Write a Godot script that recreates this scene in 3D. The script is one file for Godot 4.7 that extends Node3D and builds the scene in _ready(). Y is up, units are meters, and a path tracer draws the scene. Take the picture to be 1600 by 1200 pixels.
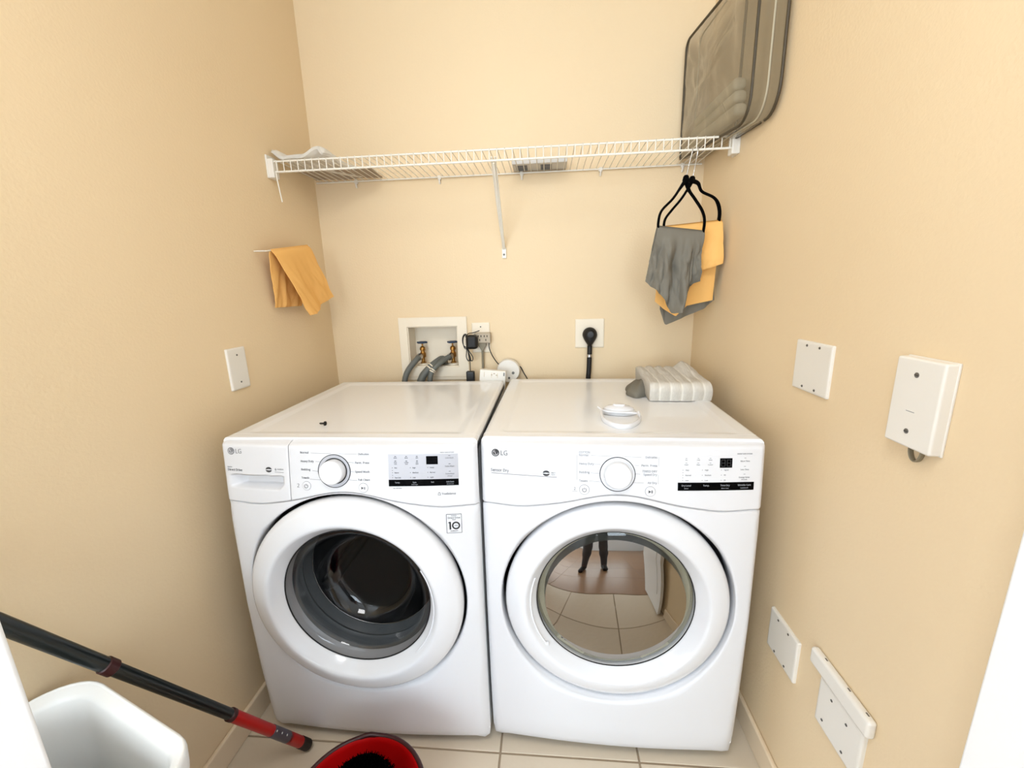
extends Node3D
# Laundry closet: washer and dryer side by side under a wire shelf. Back wall at z = 0, left wall at x = 0, floor at y = 0.

const W := 1.5608
var M := {}
var used := {}
var font := SystemFont.new()
var rng := RandomNumberGenerator.new()


# ---------------------------------------------------------------- geometry
class G:
	var v := PackedVector3Array()
	var n := PackedVector3Array()
	var c := PackedColorArray()
	var ix := PackedInt32Array()
	var tint := Color.WHITE
	var colored := false

	# rows of points -> a smooth sheet
	func grid(rows: Array, close_v := false, close_u := false, flip := false, colors: Array = []) -> void:
		var nr: int = rows.size()
		var nc: int = rows[0].size()
		var base := v.size()
		var nn := PackedVector3Array()
		nn.resize(nr * nc)
		for i in nr:
			for j in nc:
				v.append(rows[i][j])
				c.append(colors[i][j] if colors.size() else tint)
		for i in (nr if close_v else nr - 1):
			for j in (nc if close_u else nc - 1):
				var i2 := (i + 1) % nr
				var j2 := (j + 1) % nc
				var q := [i * nc + j, i * nc + j2, i2 * nc + j2, i2 * nc + j]
				if flip:
					q = [q[0], q[3], q[2], q[1]]
				for t in [[q[0], q[1], q[2]], [q[0], q[2], q[3]]]:
					var a := v[base + t[0]]
					var f := (v[base + t[2]] - a).cross(v[base + t[1]] - a)
					for k in t:
						nn[k] += f
						ix.append(base + k)
		for k in nn.size():
			n.append(nn[k].normalized() if nn[k].length_squared() > 1e-20 else Vector3.UP)

	func fan(center: Vector3, ring: Array, flip := false) -> void:
		var base := v.size()
		var m: int = ring.size()
		var f := Vector3.ZERO
		for i in m:
			f += (ring[(i + 1) % m] - center).cross(ring[i] - center)
		f = f.normalized() * (-1.0 if flip else 1.0)
		v.append(center)
		n.append(f)
		c.append(tint)
		for p in ring:
			v.append(p)
			n.append(f)
			c.append(tint)
		for i in m:
			var a := base + 1 + i
			var b := base + 1 + (i + 1) % m
			ix.append_array([base, b, a] if flip else [base, a, b])

	func rbox(center: Vector3, size: Vector3, r := 0.002, basis := Basis.IDENTITY) -> void:
		var h := size / 2
		r = minf(r, minf(h.x, minf(h.y, h.z)) * 0.99)
		var inner := h - Vector3(r, r, r)
		for ax in 3:
			for s in [-1.0, 1.0]:
				var u := (ax + 1) % 3
				var w := (ax + 2) % 3
				var tu := [-h[u], -h[u] + r * 0.4, -inner[u], inner[u], h[u] - r * 0.4, h[u]]
				var tw := [-h[w], -h[w] + r * 0.4, -inner[w], inner[w], h[w] - r * 0.4, h[w]]
				var base := v.size()
				for i in 6:
					for j in 6:
						var p := Vector3.ZERO
						p[ax] = s * h[ax]
						p[u] = tu[i]
						p[w] = tw[j]
						var q := p.clamp(-inner, inner)
						var d := (p - q).normalized()
						v.append(center + basis * (q + d * r))
						n.append(basis * d)
						c.append(tint)
				for i in 5:
					for j in 5:
						var a := base + i * 6 + j
						if s > 0:
							ix.append_array([a, a + 7, a + 6, a, a + 1, a + 7])
						else:
							ix.append_array([a, a + 6, a + 7, a, a + 7, a + 1])

	func lathe(profile: Array, segs := 48, at := Transform3D.IDENTITY, flip := false, sx := 1.0, sy := 1.0) -> void:
		# profile of Vector2(radius, height along local z); split where it turns sharply
		var run := [profile[0]]
		for k in range(1, profile.size()):
			run.append(profile[k])
			var last: bool = k == profile.size() - 1
			if not last:
				var a: Vector2 = (profile[k] - profile[k - 1]).normalized()
				var b: Vector2 = (profile[k + 1] - profile[k]).normalized()
				last = a.dot(b) < 0.72
			if last:
				var rows := []
				for p in run:
					var row := []
					for s in segs:
						var t := TAU * s / segs
						row.append(at * Vector3(p.x * cos(t) * sx, p.x * sin(t) * sy, p.y))
					rows.append(row)
				grid(rows, false, true, flip)
				run = [profile[k]]

	func tube(pts: Array, radius, segs := 8, closed := false, flat := 1.0, up := Vector3.ZERO) -> void:
		var m: int = pts.size()
		var rows := []
		var t0: Vector3 = (pts[1] - pts[0]).normalized()
		var x := up if up != Vector3.ZERO else (t0.cross(Vector3.UP) if absf(t0.y) < 0.9 else t0.cross(Vector3.RIGHT))
		x = (x - t0 * x.dot(t0)).normalized()
		for i in m:
			var a: Vector3 = pts[maxi(i - 1, 0)] if not closed else pts[(i + m - 1) % m]
			var b: Vector3 = pts[mini(i + 1, m - 1)] if not closed else pts[(i + 1) % m]
			var t := (b - a).normalized()
			x = (x - t * x.dot(t)).normalized()
			var y := t.cross(x)
			var r: float = radius[i] if radius is Array else radius
			var row := []
			for s in segs:
				var w := TAU * s / segs
				row.append(pts[i] + x * (cos(w) * r) + y * (sin(w) * r * flat))
			rows.append(row)
		grid(rows, closed, true, true)
		if not closed:
			fan(pts[0], rows[0], true)
			fan(pts[m - 1], rows[m - 1])

	func extrude(poly: PackedVector2Array, depth: float, at := Transform3D.IDENTITY) -> void:
		# poly in local x/y, anticlockwise; front face at z = depth
		var tri := Geometry2D.triangulate_polygon(poly)
		if Geometry2D.is_polygon_clockwise(poly):
			poly.reverse()
			tri = Geometry2D.triangulate_polygon(poly)
		for side in 2:
			var base := v.size()
			for p in poly:
				v.append(at * Vector3(p.x, p.y, depth * side))
				n.append(at.basis * Vector3(0, 0, 1.0 if side else -1.0))
				c.append(tint)
			for k in range(0, tri.size(), 3):
				var a := poly[tri[k]]
				var ccw := (poly[tri[k + 1]] - a).cross(poly[tri[k + 2]] - a) > 0
				if ccw == (side == 1):
					ix.append_array([base + tri[k], base + tri[k + 2], base + tri[k + 1]])
				else:
					ix.append_array([base + tri[k], base + tri[k + 1], base + tri[k + 2]])
		var m := poly.size()
		for k in m:
			var p := poly[k]
			var q := poly[(k + 1) % m]
			grid([[at * Vector3(p.x, p.y, 0), at * Vector3(q.x, q.y, 0)], [at * Vector3(p.x, p.y, depth), at * Vector3(q.x, q.y, depth)]])

	# a closed cloth: a sheet of points given a thickness
	func cloth(rows: Array, thick: float, colors: Array = []) -> void:
		var nr: int = rows.size()
		var nc: int = rows[0].size()
		var front := []
		var back := []
		for i in nr:
			var rf := []
			var rb := []
			for j in nc:
				var du: Vector3 = rows[i][mini(j + 1, nc - 1)] - rows[i][maxi(j - 1, 0)]
				var dv: Vector3 = rows[mini(i + 1, nr - 1)][j] - rows[maxi(i - 1, 0)][j]
				var m := dv.cross(du).normalized() * thick * 0.5
				if i == 0 or i == nr - 1 or j == 0 or j == nc - 1:
					m *= 0.55
				rf.append(rows[i][j] + m)
				rb.append(rows[i][j] - m)
			front.append(rf)
			back.append(rb)
		grid(front, false, false, false, colors)
		grid(back, false, false, true, colors)
		var e1 := []
		var e2 := []
		for j in nc:
			e1.append(front[0][j])
			e2.append(back[0][j])
		for i in range(1, nr):
			e1.append(front[i][nc - 1])
			e2.append(back[i][nc - 1])
		for j in range(nc - 2, -1, -1):
			e1.append(front[nr - 1][j])
			e2.append(back[nr - 1][j])
		for i in range(nr - 2, 0, -1):
			e1.append(front[i][0])
			e2.append(back[i][0])
		var keep := tint
		if colors.size():
			tint = colors[0][0]
		grid([e1, e2], false, true, true)
		tint = keep

	func mesh() -> ArrayMesh:
		var a := []
		a.resize(Mesh.ARRAY_MAX)
		a[Mesh.ARRAY_VERTEX] = v
		a[Mesh.ARRAY_NORMAL] = n
		if colored:
			a[Mesh.ARRAY_COLOR] = c
		a[Mesh.ARRAY_INDEX] = ix
		var m := ArrayMesh.new()
		m.add_surface_from_arrays(Mesh.PRIMITIVE_TRIANGLES, a)
		return m


# ---------------------------------------------------------------- naming
func numbered(called: String) -> String:
	var k: int = used.get(called, 0)
	used[called] = k + 1
	return called if k == 0 else "%s_%03d" % [called, k]


func obj(called: String, g, m: Material, parent: Node = self, at := Transform3D.IDENTITY) -> MeshInstance3D:
	var o := MeshInstance3D.new()
	o.name = numbered(called) if parent == self else called
	o.mesh = g.mesh() if g is G else g
	o.material_override = m
	o.transform = at
	o.cast_shadow = GeometryInstance3D.SHADOW_CASTING_SETTING_ON
	parent.add_child(o, true)
	return o


func thing(called: String, label: String, category: String, at := Vector3.ZERO, turn := 0.0, group := "") -> Node3D:
	var o := Node3D.new()
	o.name = numbered(called)
	add_child(o)
	o.position = at
	o.rotation.y = turn
	tag(o, label, category, group)
	return o


func tag(o: Node, label: String, category: String, group := "") -> Node:
	o.set_meta("label", label)
	o.set_meta("category", category)
	if group:
		o.set_meta("group", group)
	return o


func struct(called: String, g, m: Material, label := "") -> MeshInstance3D:
	var o := obj(called, g, m)
	o.set_meta("kind", "structure")
	if label:
		o.set_meta("label", label)
	return o


func mat(key: String, color: Color, rough := 0.5, metal := 0.0, spec := 0.5) -> StandardMaterial3D:
	var m := StandardMaterial3D.new()
	m.resource_name = key
	m.albedo_color = color
	m.roughness = rough
	m.metallic = metal
	m.metallic_specular = spec
	M[key] = m
	return m


func pane(key: String, color: Color, alpha: float, rough := 0.02, metal := 0.0) -> StandardMaterial3D:
	var m := mat(key, Color(color.r, color.g, color.b, alpha), rough, metal)
	m.transparency = BaseMaterial3D.TRANSPARENCY_ALPHA
	m.cull_mode = BaseMaterial3D.CULL_DISABLED
	return m


func rough_relief(m: StandardMaterial3D, freq: float, cm: float, tiles: float, seed_ := 1, octaves := 3) -> void:
	var ns := FastNoiseLite.new()
	ns.seed = seed_
	ns.frequency = freq
	ns.fractal_octaves = octaves
	var t := NoiseTexture2D.new()
	t.width = 512
	t.height = 512
	t.seamless = true
	t.noise = ns
	m.heightmap_enabled = true
	m.heightmap_texture = t
	m.heightmap_scale = cm
	m.uv1_triplanar = true
	m.uv1_world_triplanar = true
	m.uv1_scale = Vector3.ONE * tiles


func spline(pts: Array, per := 6, closed := false) -> Array:
	var out := []
	var m := pts.size()
	for i in (m if closed else m - 1):
		for k in per:
			var t := float(k) / per
			var p0: Vector3 = pts[(i - 1 + m) % m] if closed else pts[maxi(i - 1, 0)]
			var p1: Vector3 = pts[i]
			var p2: Vector3 = pts[(i + 1) % m]
			var p3: Vector3 = pts[(i + 2) % m] if closed else pts[mini(i + 2, m - 1)]
			out.append(p1.cubic_interpolate(p2, p0, p3, t))
	if not closed:
		out.append(pts[m - 1])
	return out


func face(origin: Vector3, normal: Vector3, up := Vector3.UP) -> Transform3D:
	var z := normal.normalized()
	var x := up.cross(z).normalized()
	return Transform3D(Basis(x, z.cross(x), z), origin)


func lerp_table(x: float, xs: Array, ys: Array) -> float:
	if x <= xs[0]:
		return ys[0]
	for i in range(1, xs.size()):
		if x <= xs[i]:
			return lerpf(ys[i - 1], ys[i], (x - xs[i - 1]) / (xs[i] - xs[i - 1]))
	return ys[-1]


func sm(a: float, b: float, x: float) -> float:
	return smoothstep(a, b, x)


# ---------------------------------------------------------------- scene
func _ready() -> void:
	rng.seed = 7
	font.font_weight = 500
	font.font_names = PackedStringArray(["Droid Sans"])
	set_camera_and_light()
	make_materials()
	build_room()
	build_machines()
	build_shelf()
	build_wall_fittings()
	build_cloths()
	build_floor_things()
	build_person()


func set_camera_and_light() -> void:
	var cam := Camera3D.new()
	cam.name = "camera"
	cam.fov = rad_to_deg(2 * atan(600.0 / 655.69))
	cam.near = 0.05
	cam.position = Vector3(0.958, 1.3497, 1.8112)
	cam.rotation = Vector3(-0.2245, 0.088, -0.0271)
	add_child(cam)
	cam.current = true
	var e := Environment.new()
	e.background_mode = Environment.BG_COLOR
	e.background_color = Color(0.75, 0.85, 1.0)
	e.background_energy_multiplier = 0.6
	e.tonemap_mode = Environment.TONE_MAPPER_LINEAR
	e.tonemap_exposure = 0.94
	e.sdfgi_enabled = true
	e.ssao_enabled = true
	e.ssil_enabled = true
	var we := WorldEnvironment.new()
	we.name = "environment"
	we.environment = e
	add_child(we)
	# daylight through the hall's tall window, in front of its pane
	area("daylight", Vector3(0.25, 1.5, 4.86), Vector3(0, 0, -1), Vector2(3.4, 1.4), Color(0.89, 0.95, 1.0), 12.5)
	area("side_daylight", Vector3(-1.6, 1.25, 3.1), Vector3(1, 0, 0), Vector2(1.5, 1.7), Color(0.92, 0.96, 1.0), 5.8)
	# the ceiling fitting just outside the closet
	area("hall_lamp", Vector3(0.75, 2.615, 1.95), Vector3(0, -1, 0), Vector2(0.5, 0.5), Color(0.97, 0.98, 1.0), 1.45)


func area(called: String, at: Vector3, towards: Vector3, size: Vector2, color: Color, energy: float) -> void:
	var l := AreaLight3D.new()
	l.name = called
	l.area_size = size
	l.light_color = color
	l.light_energy = energy
	l.area_normalize_energy = true
	l.area_range = 12.0
	l.shadow_enabled = true
	add_child(l)
	l.look_at_from_position(at, at + towards, Vector3.UP if absf(towards.y) < 0.9 else Vector3.RIGHT)


func make_materials() -> void:
	var w := mat("wall_paint", Color(0.93, 0.838, 0.69), 0.55, 0, 0.4)
	rough_relief(w, 0.03, 0.03, 6.0)
	mat("hall_paint", Color(0.90, 0.91, 0.92), 0.7)
	mat("ceiling_paint", Color(0.93, 0.93, 0.92), 0.9)
	mat("trim_white", Color(0.93, 0.92, 0.89), 0.35)
	var base := mat("baseboard_paint", Color(0.93, 0.85, 0.73), 0.45)
	base.metallic_specular = 0.4
	mat("door_white", Color(0.97, 0.97, 0.965), 0.35)
	mat("enamel", Color(0.93, 0.93, 0.93), 0.16, 0, 0.6)
	mat("plastic_white", Color(0.885, 0.885, 0.893), 0.28)
	mat("plastic_gloss", Color(0.89, 0.89, 0.897), 0.12, 0, 0.6)
	mat("silver_panel", Color(0.74, 0.74, 0.76), 0.35, 0.1)
	mat("print_gray", Color(0.22, 0.22, 0.23), 0.6)
	mat("print_light", Color(0.50, 0.50, 0.51), 0.6)
	mat("print_white", Color(0.62, 0.63, 0.66), 0.6)
	mat("seam", Color(0.22, 0.22, 0.22), 0.8)
	mat("black_gloss", Color(0.015, 0.016, 0.022), 0.25, 0, 0.15)
	mat("black", Color(0.022, 0.022, 0.024), 0.55)
	mat("black_velvet", Color(0.012, 0.012, 0.014), 0.95, 0, 0.2)
	mat("gasket", Color(0.40, 0.42, 0.43), 0.35)
	mat("drum_steel", Color(0.36, 0.36, 0.37), 0.35, 0.85)
	mat("dark_plastic", Color(0.10, 0.105, 0.11), 0.4)
	mat("tan_plastic", Color(0.66, 0.63, 0.52), 0.35)
	pane("bowl_glass", Color(0.03, 0.035, 0.04), 0.35, 0.01)
	mat("dryer_glass", Color(0.60, 0.575, 0.54), 0.02, 1.0)
	pane("clear_glass", Color(0.55, 0.55, 0.50), 0.12, 0.02)
	mat("chrome", Color(0.8, 0.8, 0.8), 0.2, 1.0)
	mat("brass", Color(0.62, 0.45, 0.22), 0.35, 0.9)
	mat("valve_blue", Color(0.16, 0.25, 0.36), 0.45)
	mat("hose_gray", Color(0.40, 0.41, 0.39), 0.5)
	mat("box_white", Color(0.95, 0.90, 0.81), 0.45)
	mat("wire_white", Color(0.95, 0.93, 0.88), 0.3)
	mat("plate_white", Color(0.93, 0.91, 0.87), 0.35)
	mat("plate_beige", Color(0.86, 0.80, 0.69), 0.45)
	mat("plate_cream", Color(0.95, 0.90, 0.81), 0.4)
	mat("tap_beige", Color(0.72, 0.66, 0.57), 0.5)
	mat("screw_gray", Color(0.45, 0.44, 0.42), 0.4, 0.6)
	mat("slot_dark", Color(0.06, 0.05, 0.045), 0.8)
	mat("plug_gray", Color(0.52, 0.48, 0.39), 0.5)
	var t := mat("tile", Color(0.86, 0.80, 0.71), 0.38)
	t.vertex_color_use_as_albedo = true
	rough_relief(t, 0.012, 0.05, 3.0, 5)
	mat("grout", Color(0.62, 0.55, 0.46), 0.9)
	var hf := mat("hall_floor", Color(0.62, 0.48, 0.36), 0.3)
	hf.vertex_color_use_as_albedo = true
	var og := mat("cloth_orange", Color(1.0, 0.78, 0.47), 0.95, 0, 0.2)
	rough_relief(og, 0.25, 0.05, 14.0, 3)
	var gg := mat("cloth_gray", Color(0.50, 0.48, 0.435), 0.95, 0, 0.2)
	rough_relief(gg, 0.25, 0.06, 14.0, 4)
	var tp := mat("cloth_taupe", Color(0.70, 0.64, 0.57), 0.95, 0, 0.2)
	rough_relief(tp, 0.25, 0.05, 14.0, 5)
	var tw := mat("towel_white", Color(0.95, 0.93, 0.89), 0.95, 0, 0.2)
	tw.vertex_color_use_as_albedo = true
	rough_relief(tw, 0.2, 0.15, 12.0, 6)
	pane("vinyl", Color(0.58, 0.53, 0.43), 0.36, 0.14)
	mat("piping", Color(0.27, 0.23, 0.16), 0.5)
	mat("vinyl_stuffing", Color(0.72, 0.68, 0.58), 0.7)
	mat("carton_gray", Color(0.82, 0.81, 0.79), 0.7)
	mat("carton_dark", Color(0.30, 0.33, 0.38), 0.5)
	mat("pole_green", Color(0.045, 0.075, 0.075), 0.3)
	mat("red", Color(0.70, 0.02, 0.025), 0.35)
	mat("red_dark", Color(0.20, 0.02, 0.025), 0.45)
	mat("joint_gray", Color(0.30, 0.28, 0.32), 0.4)
	mat("tip_brown", Color(0.10, 0.055, 0.04), 0.6)
	mat("bristle", Color(0.008, 0.008, 0.01), 0.9, 0, 0.05)
	mat("bin_white", Color(0.94, 0.94, 0.93), 0.35)
	mat("trousers", Color(0.30, 0.29, 0.30), 0.9)
	mat("shirt", Color(0.35, 0.37, 0.42), 0.9)
	mat("skin", Color(0.72, 0.50, 0.40), 0.6)
	mat("shoe", Color(0.12, 0.10, 0.10), 0.6)
	mat("hair", Color(0.06, 0.045, 0.035), 0.7)
	var gl := mat("lamp_glow", Color(1, 0.96, 0.88), 0.5)
	gl.emission_enabled = true
	gl.emission = Color(1.0, 0.94, 0.84)
	gl.emission_energy_multiplier = 1.5
	var wg := mat("window_glow", Color(0.9, 0.95, 1.0), 0.2)
	wg.emission_enabled = true
	wg.emission = Color(0.9, 0.95, 1.0)
	wg.emission_energy_multiplier = 1.5


func slab(a: Vector3, b: Vector3, r := 0.001) -> G:
	var g := G.new()
	g.rbox((a + b) / 2, (b - a).abs(), r)
	return g


func build_room() -> void:
	var p: Material = M.wall_paint
	# the back wall, pieced round the opening of the outlet box
	var g := G.new()
	var hole := [0.342, 0.566, 1.016, 1.196]
	for s in [[-0.1, hole[0], 0.0, 2.75], [hole[1], W + 0.1, 0.0, 2.75], [hole[0], hole[1], 0.0, hole[2]], [hole[0], hole[1], hole[3], 2.75]]:
		g.rbox(Vector3((s[0] + s[1]) / 2, (s[2] + s[3]) / 2, -0.06), Vector3(s[1] - s[0], s[3] - s[2], 0.12), 0.0002)
	struct("wall_back", g, p)
	struct("wall_left", slab(Vector3(-0.12, 0, -0.12), Vector3(0, 2.75, 1.72)), p)
	struct("wall_right", slab(Vector3(W, 0, -0.12), Vector3(W + 0.12, 2.75, 1.72)), p)
	# the hall behind the camera
	g = G.new()
	for s in [[1.6, 2.3, 0.0, 2.75], [3.9, 5.0, 0.0, 2.75], [2.3, 3.9, 0.0, 0.35], [2.3, 3.9, 2.15, 2.75]]:
		g.rbox(Vector3(-1.76, (s[2] + s[3]) / 2, (s[0] + s[1]) / 2), Vector3(0.12, s[3] - s[2], s[1] - s[0]), 0.0002)
	struct("wall_hall_left", g, M.hall_paint)
	struct("wall_hall_right", slab(Vector3(2.7, 0, 1.6), Vector3(2.82, 2.75, 5.0)), M.hall_paint)
	struct("wall_hall_near", slab(Vector3(-1.82, 0, 1.6), Vector3(-0.12, 2.75, 1.72)), M.hall_paint)
	struct("wall_hall_near", slab(Vector3(W + 0.12, 0, 1.6), Vector3(2.82, 2.75, 1.72)), M.hall_paint)
	g = G.new()
	for s in [[-1.82, -1.5, 0.0, 2.75], [2.0, 2.82, 0.0, 2.75], [-1.5, 2.0, 0.0, 0.76], [-1.5, 2.0, 2.25, 2.75]]:
		g.rbox(Vector3((s[0] + s[1]) / 2, (s[2] + s[3]) / 2, 5.06), Vector3(s[1] - s[0], s[3] - s[2], 0.12), 0.0002)
	struct("wall_hall_far", g, M.hall_paint)
	var win := Node3D.new()
	win.name = "window_1"
	win.set_meta("kind", "structure")
	add_child(win)
	g = G.new()
	for x in [-1.47, 0.25, 1.97]:
		g.rbox(Vector3(x, 1.505, 5.02), Vector3(0.06, 1.49, 0.06), 0.004)
	for y in [0.79, 2.22]:
		g.rbox(Vector3(0.25, y, 5.02), Vector3(3.5, 0.06, 0.06), 0.004)
	obj("window_frame", g, M.trim_white, win)
	for x in [-0.61, 1.11]:
		obj("pane", slab(Vector3(x - 0.84, 0.80, 5.03), Vector3(x + 0.84, 2.2, 5.036)), M.window_glow, win)
	win = Node3D.new()
	win.name = "window_2"
	win.set_meta("kind", "structure")
	add_child(win)
	g = G.new()
	for z in [2.33, 3.1, 3.87]:
		g.rbox(Vector3(-1.74, 1.25, z), Vector3(0.06, 1.8, 0.06), 0.004)
	for y in [0.38, 2.12]:
		g.rbox(Vector3(-1.74, y, 3.1), Vector3(0.06, 0.06, 1.6), 0.004)
	obj("window_frame", g, M.trim_white, win)
	for z in [2.715, 3.485]:
		obj("pane", slab(Vector3(-1.75, 0.40, z - 0.36), Vector3(-1.744, 2.10, z + 0.36)), M.window_glow, win)
	struct("ceiling", slab(Vector3(-1.85, 2.75, -0.15), Vector3(2.85, 2.85, 5.15)), M.ceiling_paint)
	var lamp := thing("ceiling_lamp", "square flush ceiling lamp over the closet opening behind the camera", "lamp", Vector3(0.75, 2.75, 1.95))
	obj("lamp_base", slab(Vector3(-0.27, -0.05, -0.27), Vector3(0.27, 0, 0.27), 0.01), M.trim_white, lamp)
	obj("lamp_diffuser", slab(Vector3(-0.25, -0.125, -0.25), Vector3(0.25, -0.05, 0.25), 0.02), M.lamp_glow, lamp)
	# floor: grout bed with tiles in it
	var fl := struct("floor", slab(Vector3(-1.85, -0.1, -0.15), Vector3(2.85, -0.003, 5.15)), M.grout)
	var ts := 0.406
	var tone := FastNoiseLite.new()
	tone.seed = 11
	tone.frequency = 1.3
	for iz in range(-2, 2):
		for ixx in range(-2, 2):
			var x0 := 0.808 + ixx * ts
			var z0 := 0.845 + iz * ts
			var xa := maxf(x0, 0.0)
			var xb := minf(x0 + ts, W)
			var zb := minf(z0 + ts, 1.66)
			var t := G.new()
			t.colored = true
			var k := rng.randf_range(0.94, 1.04)
			t.tint = Color(k, k * 0.995, k * 0.985)
			t.rbox(Vector3((xa + xb) / 2, -0.004, (z0 + zb) / 2), Vector3(xb - xa - 0.006, 0.008, zb - z0 - 0.006), 0.0015)
			obj("floor_tile", t, M.tile, fl)
	# brown boards of the hall floor
	for row in 8:
		for col in 4:
			var z0 := 1.665 + row * 0.42
			var x0 := -1.7 + col * 1.1
			var t := G.new()
			t.colored = true
			var k := rng.randf_range(0.9, 1.08)
			t.tint = Color(k, k, k)
			t.rbox(Vector3(x0 + 0.55, -0.004, z0 + 0.21), Vector3(1.097, 0.008, 0.417), 0.001)
			obj("floor_board", t, M.hall_floor, fl)
	struct("baseboard_right", slab(Vector3(W - 0.013, 0, 0.02), Vector3(W, 0.085, 1.30), 0.005), M.baseboard_paint)
	struct("baseboard_left", slab(Vector3(0, 0, 0.02), Vector3(0.013, 0.085, 1.6), 0.005), M.baseboard_paint)
	struct("baseboard_back", slab(Vector3(0.013, 0, 0), Vector3(W - 0.013, 0.085, 0.013), 0.005), M.baseboard_paint)
	# folded door leaves at both sides of the opening
	leaf("door_1", Vector3(0.42, 0, 1.507), Vector3(0.30, 0, 1.93), "white door leaf standing open at the lower left corner")
	leaf("door_2", Vector3(1.515, 0, 1.33), Vector3(1.535, 0, 1.75), "white folded door leaf lit bright at the right edge")


func leaf(called: String, a: Vector3, b: Vector3, label: String) -> void:
	var d := Node3D.new()
	d.name = called
	d.set_meta("kind", "structure")
	d.set_meta("label", label)
	add_child(d)
	var u := (b - a).normalized()
	var l := (b - a).length()
	d.transform = Transform3D(Basis(u, Vector3.UP, u.cross(Vector3.UP)), a)
	var g := G.new()
	g.rbox(Vector3(l / 2, 1.02, 0.0), Vector3(l, 2.02, 0.028), 0.004)
	obj("door_panel", g, M.door_white, d)
	for y in [0.56, 1.5]:
		for s in [-1, 1]:
			var f := G.new()
			f.rbox(Vector3(l / 2, y, s * 0.015), Vector3(l - 0.14, 0.76, 0.006), 0.0029)
			obj("raised_panel", f, M.door_white, d)


# ---------------------------------------------------------------- washer and dryer
# Local axes of a machine: x from its middle, y from the floor, z = 0 at the front corners.
func front(x: float, y: float) -> float:
	var ys := [0.0, 0.02, 0.1, 0.25, 0.5, 0.75, 0.85, 0.98]
	var b := lerp_table(y, ys, [0.012, 0.012, 0.016, 0.024, 0.030, 0.028, 0.022, 0.012])
	return b * (1.0 - pow(x / 0.343, 2)) + lerp_table(y, ys, [-0.012, -0.008, 0.006, 0.014, 0.02, 0.016, 0.01, 0.0])


func seam(x: float) -> float:
	return 0.8125 + 0.0385 * exp(-pow(x / 0.135, 2)) - 0.004 * exp(-pow((absf(x) - 0.25) / 0.05, 2))


func on_front(x: float, y: float, off := 0.0) -> Transform3D:
	var e := 0.01
	var dx := (front(x + e, y) - front(x - e, y)) / (2 * e)
	var dy := (front(x, y + e) - front(x, y - e)) / (2 * e)
	var bx := Vector3(1, 0, dx).normalized()
	var by := Vector3(0, 1, dy).normalized()
	var bz := bx.cross(by).normalized()
	return Transform3D(Basis(bx, bz.cross(bx), bz), Vector3(x, y, front(x, y)) + bz * off)


# a thin sheet that follows the front
func patch(x0: float, x1: float, y0: float, y1: float, off: float, r := 0.003) -> G:
	var g := G.new()
	var rows := []
	var nx := 17
	for i in 7:
		var row := []
		var v := i / 6.0
		for j in nx:
			var u := j / float(nx - 1)
			var y := lerpf(y0, y1, v)
			var x := lerpf(x0, x1, u)
			row.append(Vector3(x, y, front(x, y) + off))
		rows.append(row)
	g.grid(rows, false, false, true)
	var rim := []
	var low := []
	for j in nx:
		rim.append(rows[0][j])
	for i in range(1, 7):
		rim.append(rows[i][nx - 1])
	for j in range(nx - 2, -1, -1):
		rim.append(rows[6][j])
	for i in range(5, 0, -1):
		rim.append(rows[i][0])
	for q in rim:
		low.append(q - Vector3(0, 0, off + 0.003))
	g.grid([rim, low], false, true)
	return g


func word(text: String, x: float, y: float, h: float, m: Material, parent: Node, align := 0, off := 0.0003, called := "lettering") -> void:
	var t := TextMesh.new()
	t.text = text
	t.font = font
	t.font_size = 32
	t.pixel_size = h * 0.7 / 23.0
	t.depth = 0.0006
	t.curve_step = 2.0
	t.horizontal_alignment = [HORIZONTAL_ALIGNMENT_LEFT, HORIZONTAL_ALIGNMENT_CENTER, HORIZONTAL_ALIGNMENT_RIGHT][align]
	t.vertical_alignment = VERTICAL_ALIGNMENT_CENTER
	var w: float = t.get_aabb().size.x
	var cx := x + (w / 2 if align == 0 else (-w / 2 if align == 2 else 0.0))
	t.horizontal_alignment = HORIZONTAL_ALIGNMENT_CENTER
	obj(called, t, m, parent, on_front(cx, y, off))


func rule(x0: float, y0: float, x1: float, y1: float, m: Material, parent: Node, th := 0.0008) -> void:
	var pts := []
	for k in 5:
		var x := lerpf(x0, x1, k / 4.0)
		var y := lerpf(y0, y1, k / 4.0)
		pts.append(Vector3(x, y, front(x, y)))
	var g := G.new()
	g.tube(pts, th / 2, 6)
	obj("printed_line", g, m, parent)


func ring(r: float, th: float, segs := 40) -> G:
	var g := G.new()
	var pts := []
	for k in segs:
		pts.append(Vector3(cos(TAU * k / segs) * r, sin(TAU * k / segs) * r, 0))
	g.tube(pts, th / 2, 6, true)
	return g


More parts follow.
